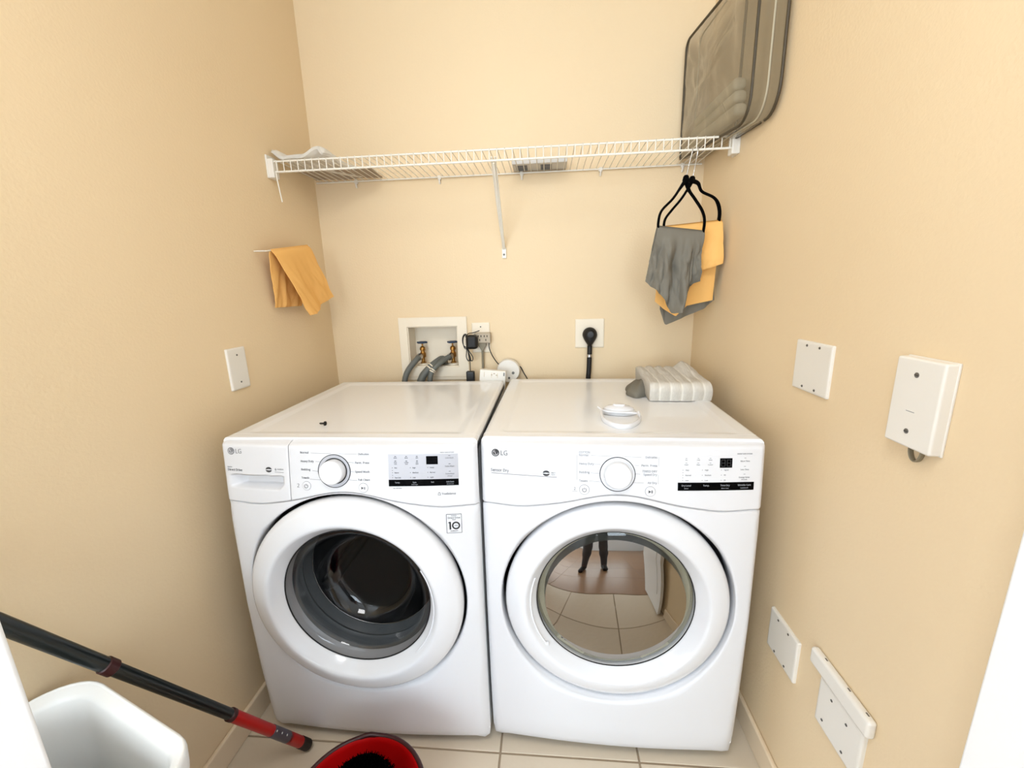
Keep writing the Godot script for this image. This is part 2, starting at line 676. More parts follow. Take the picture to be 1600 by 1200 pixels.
func shared_body(t: Node3D, depth: float) -> void:
	var e: Material = M.enamel
	# cabinet: two sides, back and bottom in sheet steel
	var g := G.new()
	for s in [-1.0, 1.0]:
		g.rbox(Vector3(s * 0.340, 0.515, (-depth - 0.008) / 2), Vector3(0.006, 0.905, depth - 0.008), 0.003)
	g.rbox(Vector3(0, 0.495, -depth + 0.004), Vector3(0.68, 0.945, 0.006), 0.002)
	g.rbox(Vector3(0, 0.066, (-depth - 0.03) / 2), Vector3(0.68, 0.006, depth - 0.04), 0.002)
	obj("cabinet", g, e, t)
	for x in [-0.29, 0.29]:
		for z in [-depth + 0.06, -0.09]:
			g = G.new()
			g.lathe([Vector2(0.001, 0), Vector2(0.024, 0), Vector2(0.024, 0.01), Vector2(0.012, 0.012), Vector2(0.012, 0.066)], 16, Transform3D(Basis(Vector3.RIGHT, -PI / 2), Vector3(x, 0, z)))
			obj("levelling_foot", g, M.dark_plastic, t)
	# top plate: raised border round a shallow panel, rolled edges
	g = G.new()
	var rows := []
	var zb := -depth
	var zf := -0.014
	var ny := 61
	var nx := 61
	for i in ny:
		var row := []
		for j in nx:
			var a := absf(j / float(nx - 1) * 2 - 1)
			var x := (j / float(nx - 1) * 2 - 1)
			x = signf(x) * (1.0 - pow(1.0 - a, 1.5)) * 0.343
			var bv := i / float(ny - 1)
			bv = bv * bv * (3 - 2 * bv)
			var z := lerpf(zb, zf, bv)
			var y := 0.983
			var ex := 0.343 - absf(x)
			var ez := z - zb
			y -= 0.010 * pow(1.0 - minf(ex / 0.012, 1.0), 2.5) + 0.010 * pow(1.0 - minf(ez / 0.012, 1.0), 2.5)
			var inside := sm(0.047, 0.055, ex) * sm(0.045, 0.055, ez) * sm(0.035, 0.05, zf - z)
			y -= 0.0035 * inside
			row.append(Vector3(x, y, z))
		rows.append(row)
	g.grid(rows, false, false, false)
	var rim := []
	for j in nx:
		rim.append(rows[0][j])
	for i in range(1, ny):
		rim.append(rows[i][nx - 1])
	for j in range(nx - 2, -1, -1):
		rim.append(rows[ny - 1][j])
	for i in range(ny - 2, 0, -1):
		rim.append(rows[i][0])
	var low := []
	for q in rim:
		low.append(q - Vector3(0, 0.02, 0))
	g.grid([rim, low], false, true, true)
	obj("top_plate", g, e, t)


func lower_front(t: Node3D, cy: float, rh: float, lip: float) -> void:
	var g := G.new()
	var segs := 180
	var rows := []
	var nr := 12
	for k in nr + 3:
		rows.append([])
	for s in segs:
		var a := TAU * s / segs
		var d := Vector2(cos(a), sin(a))
		# distance to the outline along the ray, by bisection
		var lo := rh
		var hi := 0.8
		for it in 22:
			var mid := (lo + hi) / 2
			var p := Vector2(0, cy) + d * mid
			var inside := absf(p.x) < 0.343 and p.y > 0.022 and p.y < seam(p.x) - 0.0015
			if inside and p.y < 0.055 and absf(p.x) > 0.31:
				inside = Vector2(absf(p.x) - 0.31, p.y - 0.055).length() < 0.033
			if inside:
				lo = mid
			else:
				hi = mid
		var ro := lo
		for k in nr:
			var v := k / float(nr - 1)
			var p := Vector2(0, cy) + d * lerpf(rh, ro, v)
			var z := front(p.x, p.y)
			var edge := minf(0.343 - absf(p.x), p.y - 0.022)
			z -= 0.012 * pow(1.0 - clampf(edge / 0.014, 0, 1), 2.2)
			z -= 0.0025 * pow(1.0 - clampf((p.distance_to(Vector2(0, cy)) - rh) / 0.005, 0, 1), 2)
			rows[k + 1].append(Vector3(p.x, p.y, z))
		var pin := Vector2(0, cy) + d * rh
		rows[0].append(Vector3(pin.x, pin.y, front(pin.x, pin.y) - lip))
		var po := Vector2(0, cy) + d * ro
		rows[nr + 1].append(Vector3(po.x, po.y, front(po.x, po.y) - 0.016))
		rows[nr + 2].append(Vector3(po.x * 0.985, lerpf(po.y, cy, 0.015), -0.03))
	g.grid(rows, false, true, true)
	obj("front_panel", g, M.plastic_white, t)


func panel_piece(called: String, xa: float, xb: float, t: Node3D, dent := false) -> void:
	var g := G.new()
	var rows := []
	var nx := int((xb - xa) / 0.004) + 2
	var ny := 50
	var bev := [Vector2(0.9665, 0.0005), Vector2(0.9695, 0.003), Vector2(0.972, 0.008), Vector2(0.9745, 0.015), Vector2(0.979, 0.027), Vector2(0.9825, 0.038), Vector2(0.9832, 0.045)]
	for i in ny + bev.size() + 1:
		var row := []
		for j in nx:
			var x := lerpf(xa, xb, j / float(nx - 1))
			var edge := 0.343 - absf(x)
			var cut := 0.010 * pow(1.0 - clampf(edge / 0.012, 0, 1), 2.2)
			var inner := minf(x - xa, xb - x)
			if inner < edge:
				cut += 0.0012 * pow(1.0 - clampf(inner / 0.002, 0, 1), 2)
			var y0 := seam(x)
			if i == 0:
				row.append(Vector3(x, y0, front(x, y0) - 0.02))
				continue
			if i <= ny:
				var y := lerpf(y0, 0.9625, (i - 1) / float(ny - 1))
				var z := front(x, y) - cut - 0.002 * pow(1.0 - clampf((y - y0) / 0.004, 0, 1), 2)
				if dent:
					z -= pocket(x, y)
				row.append(Vector3(x, y, z))
			else:
				var q: Vector2 = bev[i - ny - 1]
				row.append(Vector3(x, q.x - cut * 0.8 * (1 if i > ny + 3 else 0), front(x, q.x) - q.y - cut))
		rows.append(row)
	g.grid(rows, false, false, true)
	# the cut ends
	for j in [0, nx - 1]:
		var e := []
		var b := []
		for i in rows.size():
			e.append(rows[i][j])
			b.append(rows[i][j] - Vector3(0, 0, 0.02))
		g.grid([e, b], false, false, j == 0)
	obj(called, g, M.plastic_white, t)


func pocket(x: float, y: float) -> float:
	# finger pocket of the soap drawer, sloping in from the left
	var d := sm(-0.328, -0.285, x) * (1.0 - sm(-0.1705, -0.1665, x))
	return 0.028 * d * sm(0.8515, 0.858, y - 0.010 * sm(-0.18, -0.167, x)) * (1.0 - sm(0.8845, 0.8875, y))


func knob(t: Node3D, x: float, y: float, r: float, cap: float, out: float, dark: bool) -> void:
	var k := G.new()
	k.lathe([Vector2(cap, -0.004), Vector2(cap * 0.985, out * 0.55), Vector2(cap * 0.975, out * 0.86), Vector2(cap * 0.94, out * 0.96), Vector2(cap * 0.88, out), Vector2(0.0005, out + 0.0005)], 56)
	var ko := obj("knob", k, M.plastic_gloss, t, on_front(x, y))
	var b := G.new()
	b.lathe([Vector2(r, 0.0012), Vector2(r - 0.002, 0.0016), Vector2(cap + 0.0035, 0.0008), Vector2(cap + 0.0025, -0.006)], 56)
	obj("knob_bezel", b, M.silver_panel if dark else M.plastic_white, ko)
	obj("bezel_line", ring(r, 0.0022, 56), M.seam, ko, Transform3D(Basis.IDENTITY, Vector3(0, 0, 0.0008)))
	if dark:
		obj("bezel_gap", ring(cap + 0.0012, 0.003, 56), M.black, ko)


func button(t: Node3D, x: float, y: float, r: float, play: bool) -> void:
	var g := G.new()
	g.lathe([Vector2(r, -0.003), Vector2(r, 0.001), Vector2(r - 0.001, 0.002), Vector2(0.0005, 0.0024)], 32)
	var b := obj("start_button" if play else "power_button", g, M.plastic_gloss, t, on_front(x, y))
	obj("button_outline", ring(r + 0.0004, 0.0009, 32), M.print_light, b)
	g = G.new()
	if play:
		g.extrude(PackedVector2Array([Vector2(-0.0045, -0.0038), Vector2(0.001, 0), Vector2(-0.0045, 0.0038)]), 0.0004, Transform3D(Basis.IDENTITY, Vector3(0, 0, 0.0023)))
		g.rbox(Vector3(0.0026, 0, 0.0025), Vector3(0.0011, 0.007, 0.0005), 0.0001)
		g.rbox(Vector3(0.0046, 0, 0.0025), Vector3(0.0011, 0.007, 0.0005), 0.0001)
	else:
		var pts := []
		for k in 17:
			var a := PI / 2 + 0.6 + (TAU - 1.2) * k / 16.0
			pts.append(Vector3(cos(a) * 0.0048, sin(a) * 0.0048, 0.0026))
		g.tube(pts, 0.0006, 5)
		g.rbox(Vector3(0, 0.0035, 0.0026), Vector3(0.0011, 0.005, 0.0006), 0.0002)
	obj("button_symbol", g, M.print_gray, b)


func brand(t: Node3D, x: float, y: float, m: Material) -> void:
	# round face emblem beside two letters
	var g := G.new()
	g.lathe([Vector2(0.0098, -0.001), Vector2(0.0098, 0.0006), Vector2(0.0005, 0.0007)], 32)
	var e := obj("emblem", g, m, t, on_front(x, y))
	g = G.new()
	var pts := []
	for k in 20:
		var a := 0.1 + (TAU * 0.74) * k / 19.0 + PI / 2
		pts.append(Vector3(cos(a) * 0.0068, sin(a) * 0.0068, 0.0008))
	g.tube(pts, 0.00055, 5)
	g.rbox(Vector3(-0.0004, -0.0005, 0.0008), Vector3(0.0009, 0.0075, 0.0007), 0.0002)
	g.rbox(Vector3(0.0018, -0.0038, 0.0008), Vector3(0.0045, 0.0009, 0.0007), 0.0002)
	g.lathe([Vector2(0.0012, 0.0), Vector2(0.0012, 0.0011), Vector2(0.0002, 0.0011)], 10, Transform3D(Basis.IDENTITY, Vector3(-0.003, 0.0024, 0)))
	obj("emblem_lines", g, M.plastic_white, e)
	word("LG", x + 0.0135, y - 0.0005, 0.0165, m, t)


func leaf_mark(t: Node3D, x: float, y: float) -> void:
	var g := G.new()
	var at := on_front(x, y, 0.0002)
	for s in 2:
		var poly := PackedVector2Array()
		for k in 13:
			var a := PI * k / 12.0 + s * PI
			poly.append(Vector2(cos(a) * 0.0085, sin(a) * 0.0062))
		for k in range(11, 0, -1):
			var a := PI * k / 12.0 + s * PI
			poly.append(Vector2(cos(a) * 0.006 + 0.002 * (1 - s * 2), sin(a) * 0.0018))
		g.extrude(poly, 0.0004, at * Transform3D(Basis.IDENTITY, Vector3(0, 0.0008 * (1 - s * 2), 0)))
	obj("efficiency_mark", g, M.print_gray, t)


func door(t: Node3D, cy: float, profile: Array, glass_profile: Array, glass: Material) -> MeshInstance3D:
	var g := G.new()
	var at := Transform3D(Basis.IDENTITY, Vector3(0, cy, 0))
	g.lathe(profile, 128)
	var d := obj("door", g, M.plastic_gloss, t, at)
	g = G.new()
	g.lathe(glass_profile, 96)
	obj("door_glass", g, glass, d)
	return d


func dome(r0: float, r1: float) -> Array:
	var out := []
	for k in 13:
		var r := lerpf(r0, r1, k / 12.0)
		out.append(Vector2(r, 0.006 + 0.027 * (1.0 - pow(r / 0.2055, 2.5))))
	return out


func build_machines() -> void:
	build_washer()
	build_dryer()


func build_washer() -> void:
	var t := thing("washing_machine", "white front-load washing machine with a dark deep-bowl window and a soap drawer", "washing machine", Vector3(0.4355, 0, 0.833))
	shared_body(t, 0.69)
	var cy := 0.542
	lower_front(t, cy + 0.0025, 0.3015, 0.045)
	panel_piece("control_panel", -0.1462, 0.343, t)
	panel_piece("drawer", -0.343, -0.1482, t, true)
	# door: broad bevelled ring, deep glass bowl
	var d := door(t, cy, [Vector2(0.282, -0.01), Vector2(0.2925, 0.014), Vector2(0.2945, 0.028), Vector2(0.2935, 0.038), Vector2(0.289, 0.0465), Vector2(0.281, 0.0525), Vector2(0.262, 0.062), Vector2(0.244, 0.068), Vector2(0.236, 0.0695), Vector2(0.231, 0.0685), Vector2(0.226, 0.0645), Vector2(0.2165, 0.052), Vector2(0.2075, 0.039), Vector2(0.2045, 0.0345), Vector2(0.2035, 0.028), Vector2(0.2035, 0.0)],
		[Vector2(0.2035, 0.0335), Vector2(0.196, 0.0325), Vector2(0.184, 0.026), Vector2(0.176, 0.014), Vector2(0.168, -0.012), Vector2(0.157, -0.04), Vector2(0.142, -0.068), Vector2(0.125, -0.083), Vector2(0.10, -0.09), Vector2(0.05, -0.093), Vector2(0.001, -0.0935)], M.bowl_glass)
	obj("glass_rim", ring(0.2032, 0.0035, 96), M.black, d, Transform3D(Basis.IDENTITY, Vector3(0, 0, 0.0345)))
	# pocket grip on the right of the ring
	var g := G.new()
	var pts := []
	for k in 21:
		var a := lerpf(-0.75, 0.5, k / 20.0)
		pts.append(Vector3(cos(a) * 0.2185, sin(a) * 0.2185, 0.0555))
	g.tube(pts, 0.0022, 8)
	obj("door_grip", g, M.plastic_gloss, d)
	# rubber gasket and steel drum behind the bowl
	g = G.new()
	g.lathe([Vector2(0.232, -0.004), Vector2(0.216, -0.008), Vector2(0.208, -0.02), Vector2(0.205, -0.035), Vector2(0.199, -0.044), Vector2(0.202, -0.052), Vector2(0.195, -0.064), Vector2(0.189, -0.076), Vector2(0.194, -0.083)], 72, Transform3D(Basis.IDENTITY, Vector3(0, cy, 0)))
	obj("door_gasket", g, M.gasket, t)
	obj("gasket_lip", ring(0.1885, 0.0028, 72), M.chrome, t, Transform3D(Basis.IDENTITY, Vector3(0, cy, -0.078)))
	g = G.new()
	g.lathe([Vector2(0.196, -0.084), Vector2(0.24, -0.092), Vector2(0.25, -0.11), Vector2(0.25, -0.5), Vector2(0.235, -0.52), Vector2(0.001, -0.53)], 72, Transform3D(Basis.IDENTITY, Vector3(0, cy, 0)))
	var drum := obj("drum", g, M.drum_steel, t)
	for k in 3:
		g = G.new()
		var a := TAU * k / 3 - 0.5
		g.rbox(Vector3(cos(a) * 0.235, cy + sin(a) * 0.235, -0.32), Vector3(0.05, 0.045, 0.34), 0.02, Basis(Vector3(0, 0, 1), a))
		obj("drum_lifter", g, M.dark_plastic, drum)
	knob(t, -0.0235, 0.906, 0.0425, 0.0315, 0.022, true)
	button(t, -0.1005, 0.8662, 0.0112, false)
	button(t, 0.0517, 0.8635, 0.0118, true)
	brand(t, -0.311, 0.9515, M.print_light)
	word("Direct Drive", -0.3265, 0.9005, 0.0085, M.print_gray, t)
	word("Inverter", -0.3265, 0.908, 0.004, M.print_light, t)
	leaf_mark(t, -0.205, 0.905)
	word("6", -0.187, 0.906, 0.0085, M.print_gray, t)
	word("motion", -0.180, 0.907, 0.0055, M.print_light, t)
	rule(-0.188, 0.8995, -0.163, 0.8985, M.print_light, t, 0.0012)
	var left := [["Normal", 0.9524, -0.088], ["Heavy Duty", 0.9301, -0.076], ["Bedding", 0.9085, -0.086], ["Towels", 0.887, -0.09]]
	for k in 4:
		word(left[k][0], -0.1135, left[k][1], 0.0072, M.print_gray, t)
	var right := [["Delicates", 0.9497], ["Perm. Press", 0.9275], ["Speed Wash", 0.9045], ["Tub Clean", 0.884]]
	for k in 4:
		word(right[k][0], 0.069, right[k][1], 0.0072, M.print_gray, t, 2)
	for s in [[-0.085, 0.9515, -0.030, 0.9505], [-0.010, 0.9505, 0.038, 0.9497], [-0.073, 0.930, -0.060, 0.929], [0.0125, 0.929, 0.029, 0.9275], [-0.083, 0.906, -0.067, 0.9045], [0.0205, 0.905, 0.030, 0.9045], [-0.091, 0.8835, -0.060, 0.8825], [0.012, 0.884, 0.0365, 0.882]]:
		rule(s[0], s[1], s[2], s[3], M.print_light, t)
	word("2", -0.1235, 0.866, 0.0135, M.print_light, t, 1)
	# display
	var dp := obj("display_panel", patch(0.1185, 0.2955, 0.884, 0.949, 0.0006), M.silver_panel, t)
	obj("display_window", patch(0.2155, 0.2447, 0.923, 0.944, 0.0011), M.black_gloss, dp)
	var bs := obj("touch_strip", patch(0.1180, 0.2955, 0.8675, 0.8845, 0.0009), M.black_gloss, t)
	var ok := 0.0008
	var cols := [0.137, 0.165, 0.192]
	for i in 3:
		for j in 2:
			var y := 0.9435 - j * 0.0115
			rule(cols[i] - 0.0022, y, cols[i] + 0.0022, y, M.print_gray, dp, 0.0021)
			word(["Wash", "Rinse", "Spin", "Door", "Control", "Add"][i + j * 3], cols[i], y - 0.0038, 0.0034, M.print_gray, dp, 1, ok)
			if j:
				word(["Lock", "Lock", "Item"][i], cols[i], y - 0.0077, 0.0032, M.print_gray, dp, 1, ok)
	var opts := [["Hot", "Warm", "Tap Cold"], ["High", "Medium", "Low"], ["Heavy", "Normal", "Light"]]
	for i in 3:
		for j in 3:
			var x: float = [0.1285, 0.1745, 0.2185][i]
			var y := 0.9145 - j * 0.0125
			rule(x - 0.0008, y, x + 0.0008, y, M.print_gray, dp, 0.002)
			word(opts[i][j], x + 0.0055, y, 0.0042, M.print_gray, dp, 0, ok)
	for j in 2:
		rule(0.1277, 0.908 - j * 0.0125, 0.1293, 0.908 - j * 0.0125, M.print_gray, dp, 0.002)
	var extra := [["Cold Wash", 0.9385], ["Delay Wash", 0.917], ["Extra Rinse", 0.898]]
	for j in 3:
		rule(0.2715, extra[j][1] + 0.006, 0.2765, extra[j][1] + 0.006, M.print_gray, dp, 0.0018)
		word(extra[j][0], 0.274, extra[j][1], 0.0046, M.print_light, dp, 1, ok)
		if j:
			rule(0.260, extra[j][1] + 0.0105, 0.288, extra[j][1] + 0.0105, M.print_light, dp, 0.0006)
	word("(Energy)", 0.274, 0.892, 0.0035, M.print_light, dp, 1, ok)
	for k in 4:
		word(["Temp.", "Spin", "Soil", "Add Item"][k], [0.1405, 0.184, 0.2295, 0.274][k], 0.877, 0.005, M.print_white, bs, 1, 0.0011)
		word(["", "Drain+Spin", "", "Control Lock"][k], [0.1405, 0.184, 0.2295, 0.274][k], 0.8715, 0.003, M.print_white, bs, 1, 0.0011)
	word("ENERGY SAVER OPTIONS", 0.251, 0.9527, 0.003, M.print_light, t)
	word("Tap Cold Rinse", 0.128, 0.8625, 0.0035, M.print_gray, t)
	# balance mark: small open triangle beside the words
	g = G.new()
	g.tube([Vector3(-0.0035, -0.003, 0), Vector3(0.0035, -0.003, 0), Vector3(0.002, 0.002, 0), Vector3(0, 0.004, 0), Vector3(-0.002, 0.002, 0)], 0.0006, 5, true)
	obj("balance_mark", g, M.print_gray, t, on_front(0.2455, 0.8458, 0.0003))
	word("TrueBalance", 0.2515, 0.8455, 0.0066, M.print_gray, t)
	# warranty sticker
	var st := obj("sticker", patch(0.2605, 0.2985, 0.7393, 0.790, 0.0005), M.plastic_white, t)
	for s in [[0.2605, 0.790, 0.2985, 0.790], [0.2605, 0.7393, 0.2985, 0.7393], [0.2605, 0.790, 0.2605, 0.7393], [0.2985, 0.790, 0.2985, 0.7393]]:
		rule(s[0], s[1], s[2], s[3], M.print_gray, st, 0.0016)
	word("INVERTER", 0.2795, 0.7862, 0.0028, M.print_gray, st, 1, 0.0007)
	word("Direct Drive", 0.2795, 0.7805, 0.0062, M.print_gray, st, 1, 0.0007)
	word("Motor", 0.2795, 0.7755, 0.0034, M.print_gray, st, 1, 0.0007)
	g = G.new()
	g.rbox(Vector3(0, 0, 0), Vector3(0.0042, 0.021, 0.0006), 0.0003)
	g.extrude(PackedVector2Array([Vector2(-0.0046, 0.0068), Vector2(-0.0021, 0.0075), Vector2(-0.0021, 0.0105), Vector2(-0.0046, 0.009)]), 0.0003)
	obj("numeral_one", g, M.black, st, on_front(0.2695, 0.7595, 0.0008))
	g = G.new()
	g.lathe([Vector2(0.0105, 0), Vector2(0.0105, 0.0004), Vector2(0.0068, 0.0004), Vector2(0.0068, 0)], 36)
	obj("numeral_zero", g, M.black, st, on_front(0.2842, 0.7595, 0.0006))
	word("YEAR", 0.2842, 0.7595, 0.0036, M.print_gray, st, 1, 0.0009)
	word("WARRANTY", 0.2795, 0.7445, 0.004, M.print_gray, st, 1, 0.0007)


func build_dryer() -> void:
	var t := thing("clothes_dryer", "white front-load clothes dryer on the right with a reflecting round door window", "clothes dryer", Vector3(1.129, 0, 0.826), -0.0201)
	shared_body(t, 0.71)
	var cy := 0.533
	lower_front(t, cy + 0.0035, 0.2985, 0.055)
	panel_piece("control_panel", -0.343, 0.343, t)
	var d := door(t, cy, [Vector2(0.278, -0.03), Vector2(0.2875, -0.006), Vector2(0.2895, 0.008), Vector2(0.2885, 0.019), Vector2(0.284, 0.0265), Vector2(0.277, 0.0315), Vector2(0.262, 0.0385), Vector2(0.246, 0.0425), Vector2(0.2385, 0.0435), Vector2(0.234, 0.0425), Vector2(0.229, 0.0385), Vector2(0.219, 0.027), Vector2(0.2095, 0.016), Vector2(0.2065, 0.0125), Vector2(0.2055, 0.006), Vector2(0.2055, -0.02)],
		dome(0.2055, 0.183), M.clear_glass)
	var gm := G.new()
	gm.lathe(dome(0.183, 0.001), 96)
	obj("smoked_window", gm, M.dryer_glass, d)
	obj("glass_rim", ring(0.2055, 0.003, 96), M.slot_dark, d, Transform3D(Basis.IDENTITY, Vector3(0, 0, 0.0115)))
	var g := G.new()
	var pts := []
	for k in 21:
		var a := PI + lerpf(-0.35, 0.62, k / 20.0)
		pts.append(Vector3(cos(a) * 0.221, sin(a) * 0.221, 0.030))
	g.tube(pts, 0.0028, 8)
	g.rbox(Vector3(cos(PI + 0.62) * 0.22, sin(PI + 0.62) * 0.22, 0.029), Vector3(0.012, 0.009, 0.008), 0.002)
	obj("door_grip", g, M.plastic_gloss, d)
	# inner window bowl, drum and lint vents behind the glass
	g = G.new()
	g.lathe([Vector2(0.204, -0.002), Vector2(0.200, -0.012), Vector2(0.186, -0.016), Vector2(0.182, -0.03), Vector2(0.178, -0.036), Vector2(0.176, -0.06), Vector2(0.19, -0.10)], 72)
	obj("window_bowl", g, M.tan_plastic, d)
	for s in [-1.0, 1.0]:
		var v := G.new()
		v.rbox(Vector3.ZERO, Vector3(0.09, 0.022, 0.01), 0.003)
		var a: float = -PI / 2 + s * 0.62
		var at := Transform3D(Basis(Vector3(0, 0, 1), a + PI / 2), Vector3(cos(a) * 0.190, sin(a) * 0.190, -0.006))
		var vo := obj("lint_vent", v, M.tan_plastic, d, at)
		for k in 7:
			obj("vent_slot", slab(Vector3(-0.036 + k * 0.011, -0.002, 0.004), Vector3(-0.030 + k * 0.011, 0.006, 0.0062)), M.slot_dark, vo)
	g = G.new()
	g.lathe([Vector2(0.20, -0.06), Vector2(0.255, -0.07), Vector2(0.27, -0.09), Vector2(0.27, -0.6), Vector2(0.001, -0.61)], 72, Transform3D(Basis.IDENTITY, Vector3(0, cy, 0)))
	obj("drum", g, M.drum_steel, t)
	knob(t, -0.0045, 0.9025, 0.0418, 0.0325, 0.02, false)
	button(t, -0.0836, 0.8624, 0.0118, false)
	button(t, 0.0738, 0.8616, 0.0118, true)
	brand(t, -0.3045, 0.9467, M.print_gray)
	word("Sensor Dry", -0.3175, 0.9015, 0.0098, M.print_gray, t)
	rule(-0.316, 0.8935, -0.1510, 0.8905, M.print_light, t, 0.0015)
	leaf_mark(t, -0.177, 0.8995)
	word("steam", -0.165, 0.9015, 0.0042, M.print_light, t)
	word("ready", -0.165, 0.8965, 0.0042, M.print_light, t)
	var left := [["COTTON", 0.9545], ["Normal", 0.9475], ["Heavy Duty", 0.9265], ["Bedding", 0.9055], ["Towels", 0.884]]
	for k in 5:
		word(left[k][0], -0.0965, left[k][1], 0.0072, M.print_light, t)
	var right := [["Delicates", 0.9445], ["Perm. Press", 0.9245], ["TIMED DRY", 0.9105], ["Speed Dry", 0.9025], ["Air Dry", 0.8825]]
	for k in 5:
		word(right[k][0], 0.089, right[k][1], 0.0072, M.print_light, t, 2)
	for s in [[-0.068, 0.9475, -0.015, 0.946], [-0.06, 0.9265, -0.045, 0.926], [-0.069, 0.9045, -0.047, 0.9035], [-0.072, 0.8845, -0.04, 0.8825], [0.012, 0.9455, 0.052, 0.9447], [0.037, 0.925, 0.046, 0.9248], [0.038, 0.904, 0.05, 0.9035], [0.034, 0.883, 0.058, 0.882]]:
		rule(s[0], s[1], s[2], s[3], M.print_light, t, 0.0006)
	rule(-0.1015, 0.9475, -0.1015, 0.886, M.print_light, t, 0.0005)
	rule(0.0925, 0.946, 0.0925, 0.923, M.print_light, t, 0.0005)
	rule(0.0925, 0.9025, 0.0925, 0.880, M.print_light, t, 0.0005)
	word("2", -0.1065, 0.864, 0.010, M.print_light, t, 1)
	rule(-0.113, 0.8575, -0.100, 0.8575, M.print_light, t, 0.0006)
	# display
	var dp := obj("display_panel", patch(0.1385, 0.3170, 0.8838, 0.949, 0.0005), M.plastic_white, t)
	var dw := obj("display_window", patch(0.2352, 0.2640, 0.9197, 0.9427, 0.0010), M.black_gloss, dp)
	g = G.new()
	for cx in [0.2430, 0.2562]:
		var a := Vector3(cx - 0.0042, 0.939, 0)
		for s in [[-1, 1, 1, 1], [-1, 0, 1, 0], [-1, -1, 1, -1], [-1, -1, -1, 1], [1, -1, 1, 1]]:
			var p := Vector3(cx + s[0] * 0.0042, 0.9312 + s[1] * 0.0078, 0)
			var q := Vector3(cx + s[2] * 0.0042, 0.9312 + s[3] * 0.0078, 0)
			p.z = front(p.x, p.y) + 0.0012
			q.z = front(q.x, q.y) + 0.0012
			g.tube([p, q], 0.0005, 5)
	obj("digit_segments", g, M.print_gray, dw)
	var bs := obj("touch_strip", patch(0.1383, 0.3172, 0.8642, 0.8840, 0.0009), M.black_gloss, t)
	var ok := 0.0007
	for i in 3:
		for j in 2:
			var x: float = [0.157, 0.185, 0.213][i]
			var y := 0.9425 - j * 0.0115
			rule(x - 0.002, y, x + 0.002, y, M.print_light, dp, 0.0016)
			word([["Dry", "Cool", "Done"], ["Check", "Clean", "Control"]][j][i], x, y - 0.004, 0.0034, M.print_light, dp, 1, ok)
	var opts := [["Very", "Normal", "Less"], ["High", "Medium", "Low"], ["Signal", "60", "30"]]
	for i in 3:
		for j in 3:
			var x: float = [0.1495, 0.195, 0.2395][i]
			var y := 0.914 - j * 0.0125
			rule(x - 0.0008, y, x + 0.0008, y, M.print_light, dp, 0.0018)
			word(opts[i][j], x + 0.006, y, 0.0042, M.print_light, dp, 0, ok)
	for j in 2:
		rule(0.1487, 0.9078 - j * 0.0125, 0.1503, 0.9078 - j * 0.0125, M.print_light, dp, 0.0018)
	var extra := [["More Time", 0.935], ["Less Time", 0.9145], ["Energy Saver", 0.8955]]
	for j in 3:
		rule(0.2915, extra[j][1] + 0.0075, 0.296, extra[j][1] + 0.0075, M.print_light, dp, 0.0016)
		word(extra[j][0], 0.2937, extra[j][1], 0.0046, M.print_light, dp, 1, ok)
	word("(Normal)", 0.2937, 0.890, 0.0035, M.print_light, dp, 1, ok)
	rule(0.3165, 0.949, 0.3168, 0.886, M.print_light, dp, 0.0005)
	for k in 4:
		word(["Dry Level", "Temp.", "Time Dry", "Wrinkle Care"][k], [0.158, 0.205, 0.249, 0.2945][k], 0.8765, 0.0056, M.print_white, bs, 1, 0.0011)
		word(["Sensor", "", "More / Less", "Control Lock"][k], [0.158, 0.205, 0.249, 0.2945][k], 0.8695, 0.0034, M.print_white, bs, 1, 0.0011)
	word("ENERGY SAVER OPTIONS", 0.275, 0.9527, 0.003, M.print_light, t)


# ---------------------------------------------------------------- shelf and what lies on it
const SY := 1.7953
const SZ := 0.3043
const LIP := 0.0332


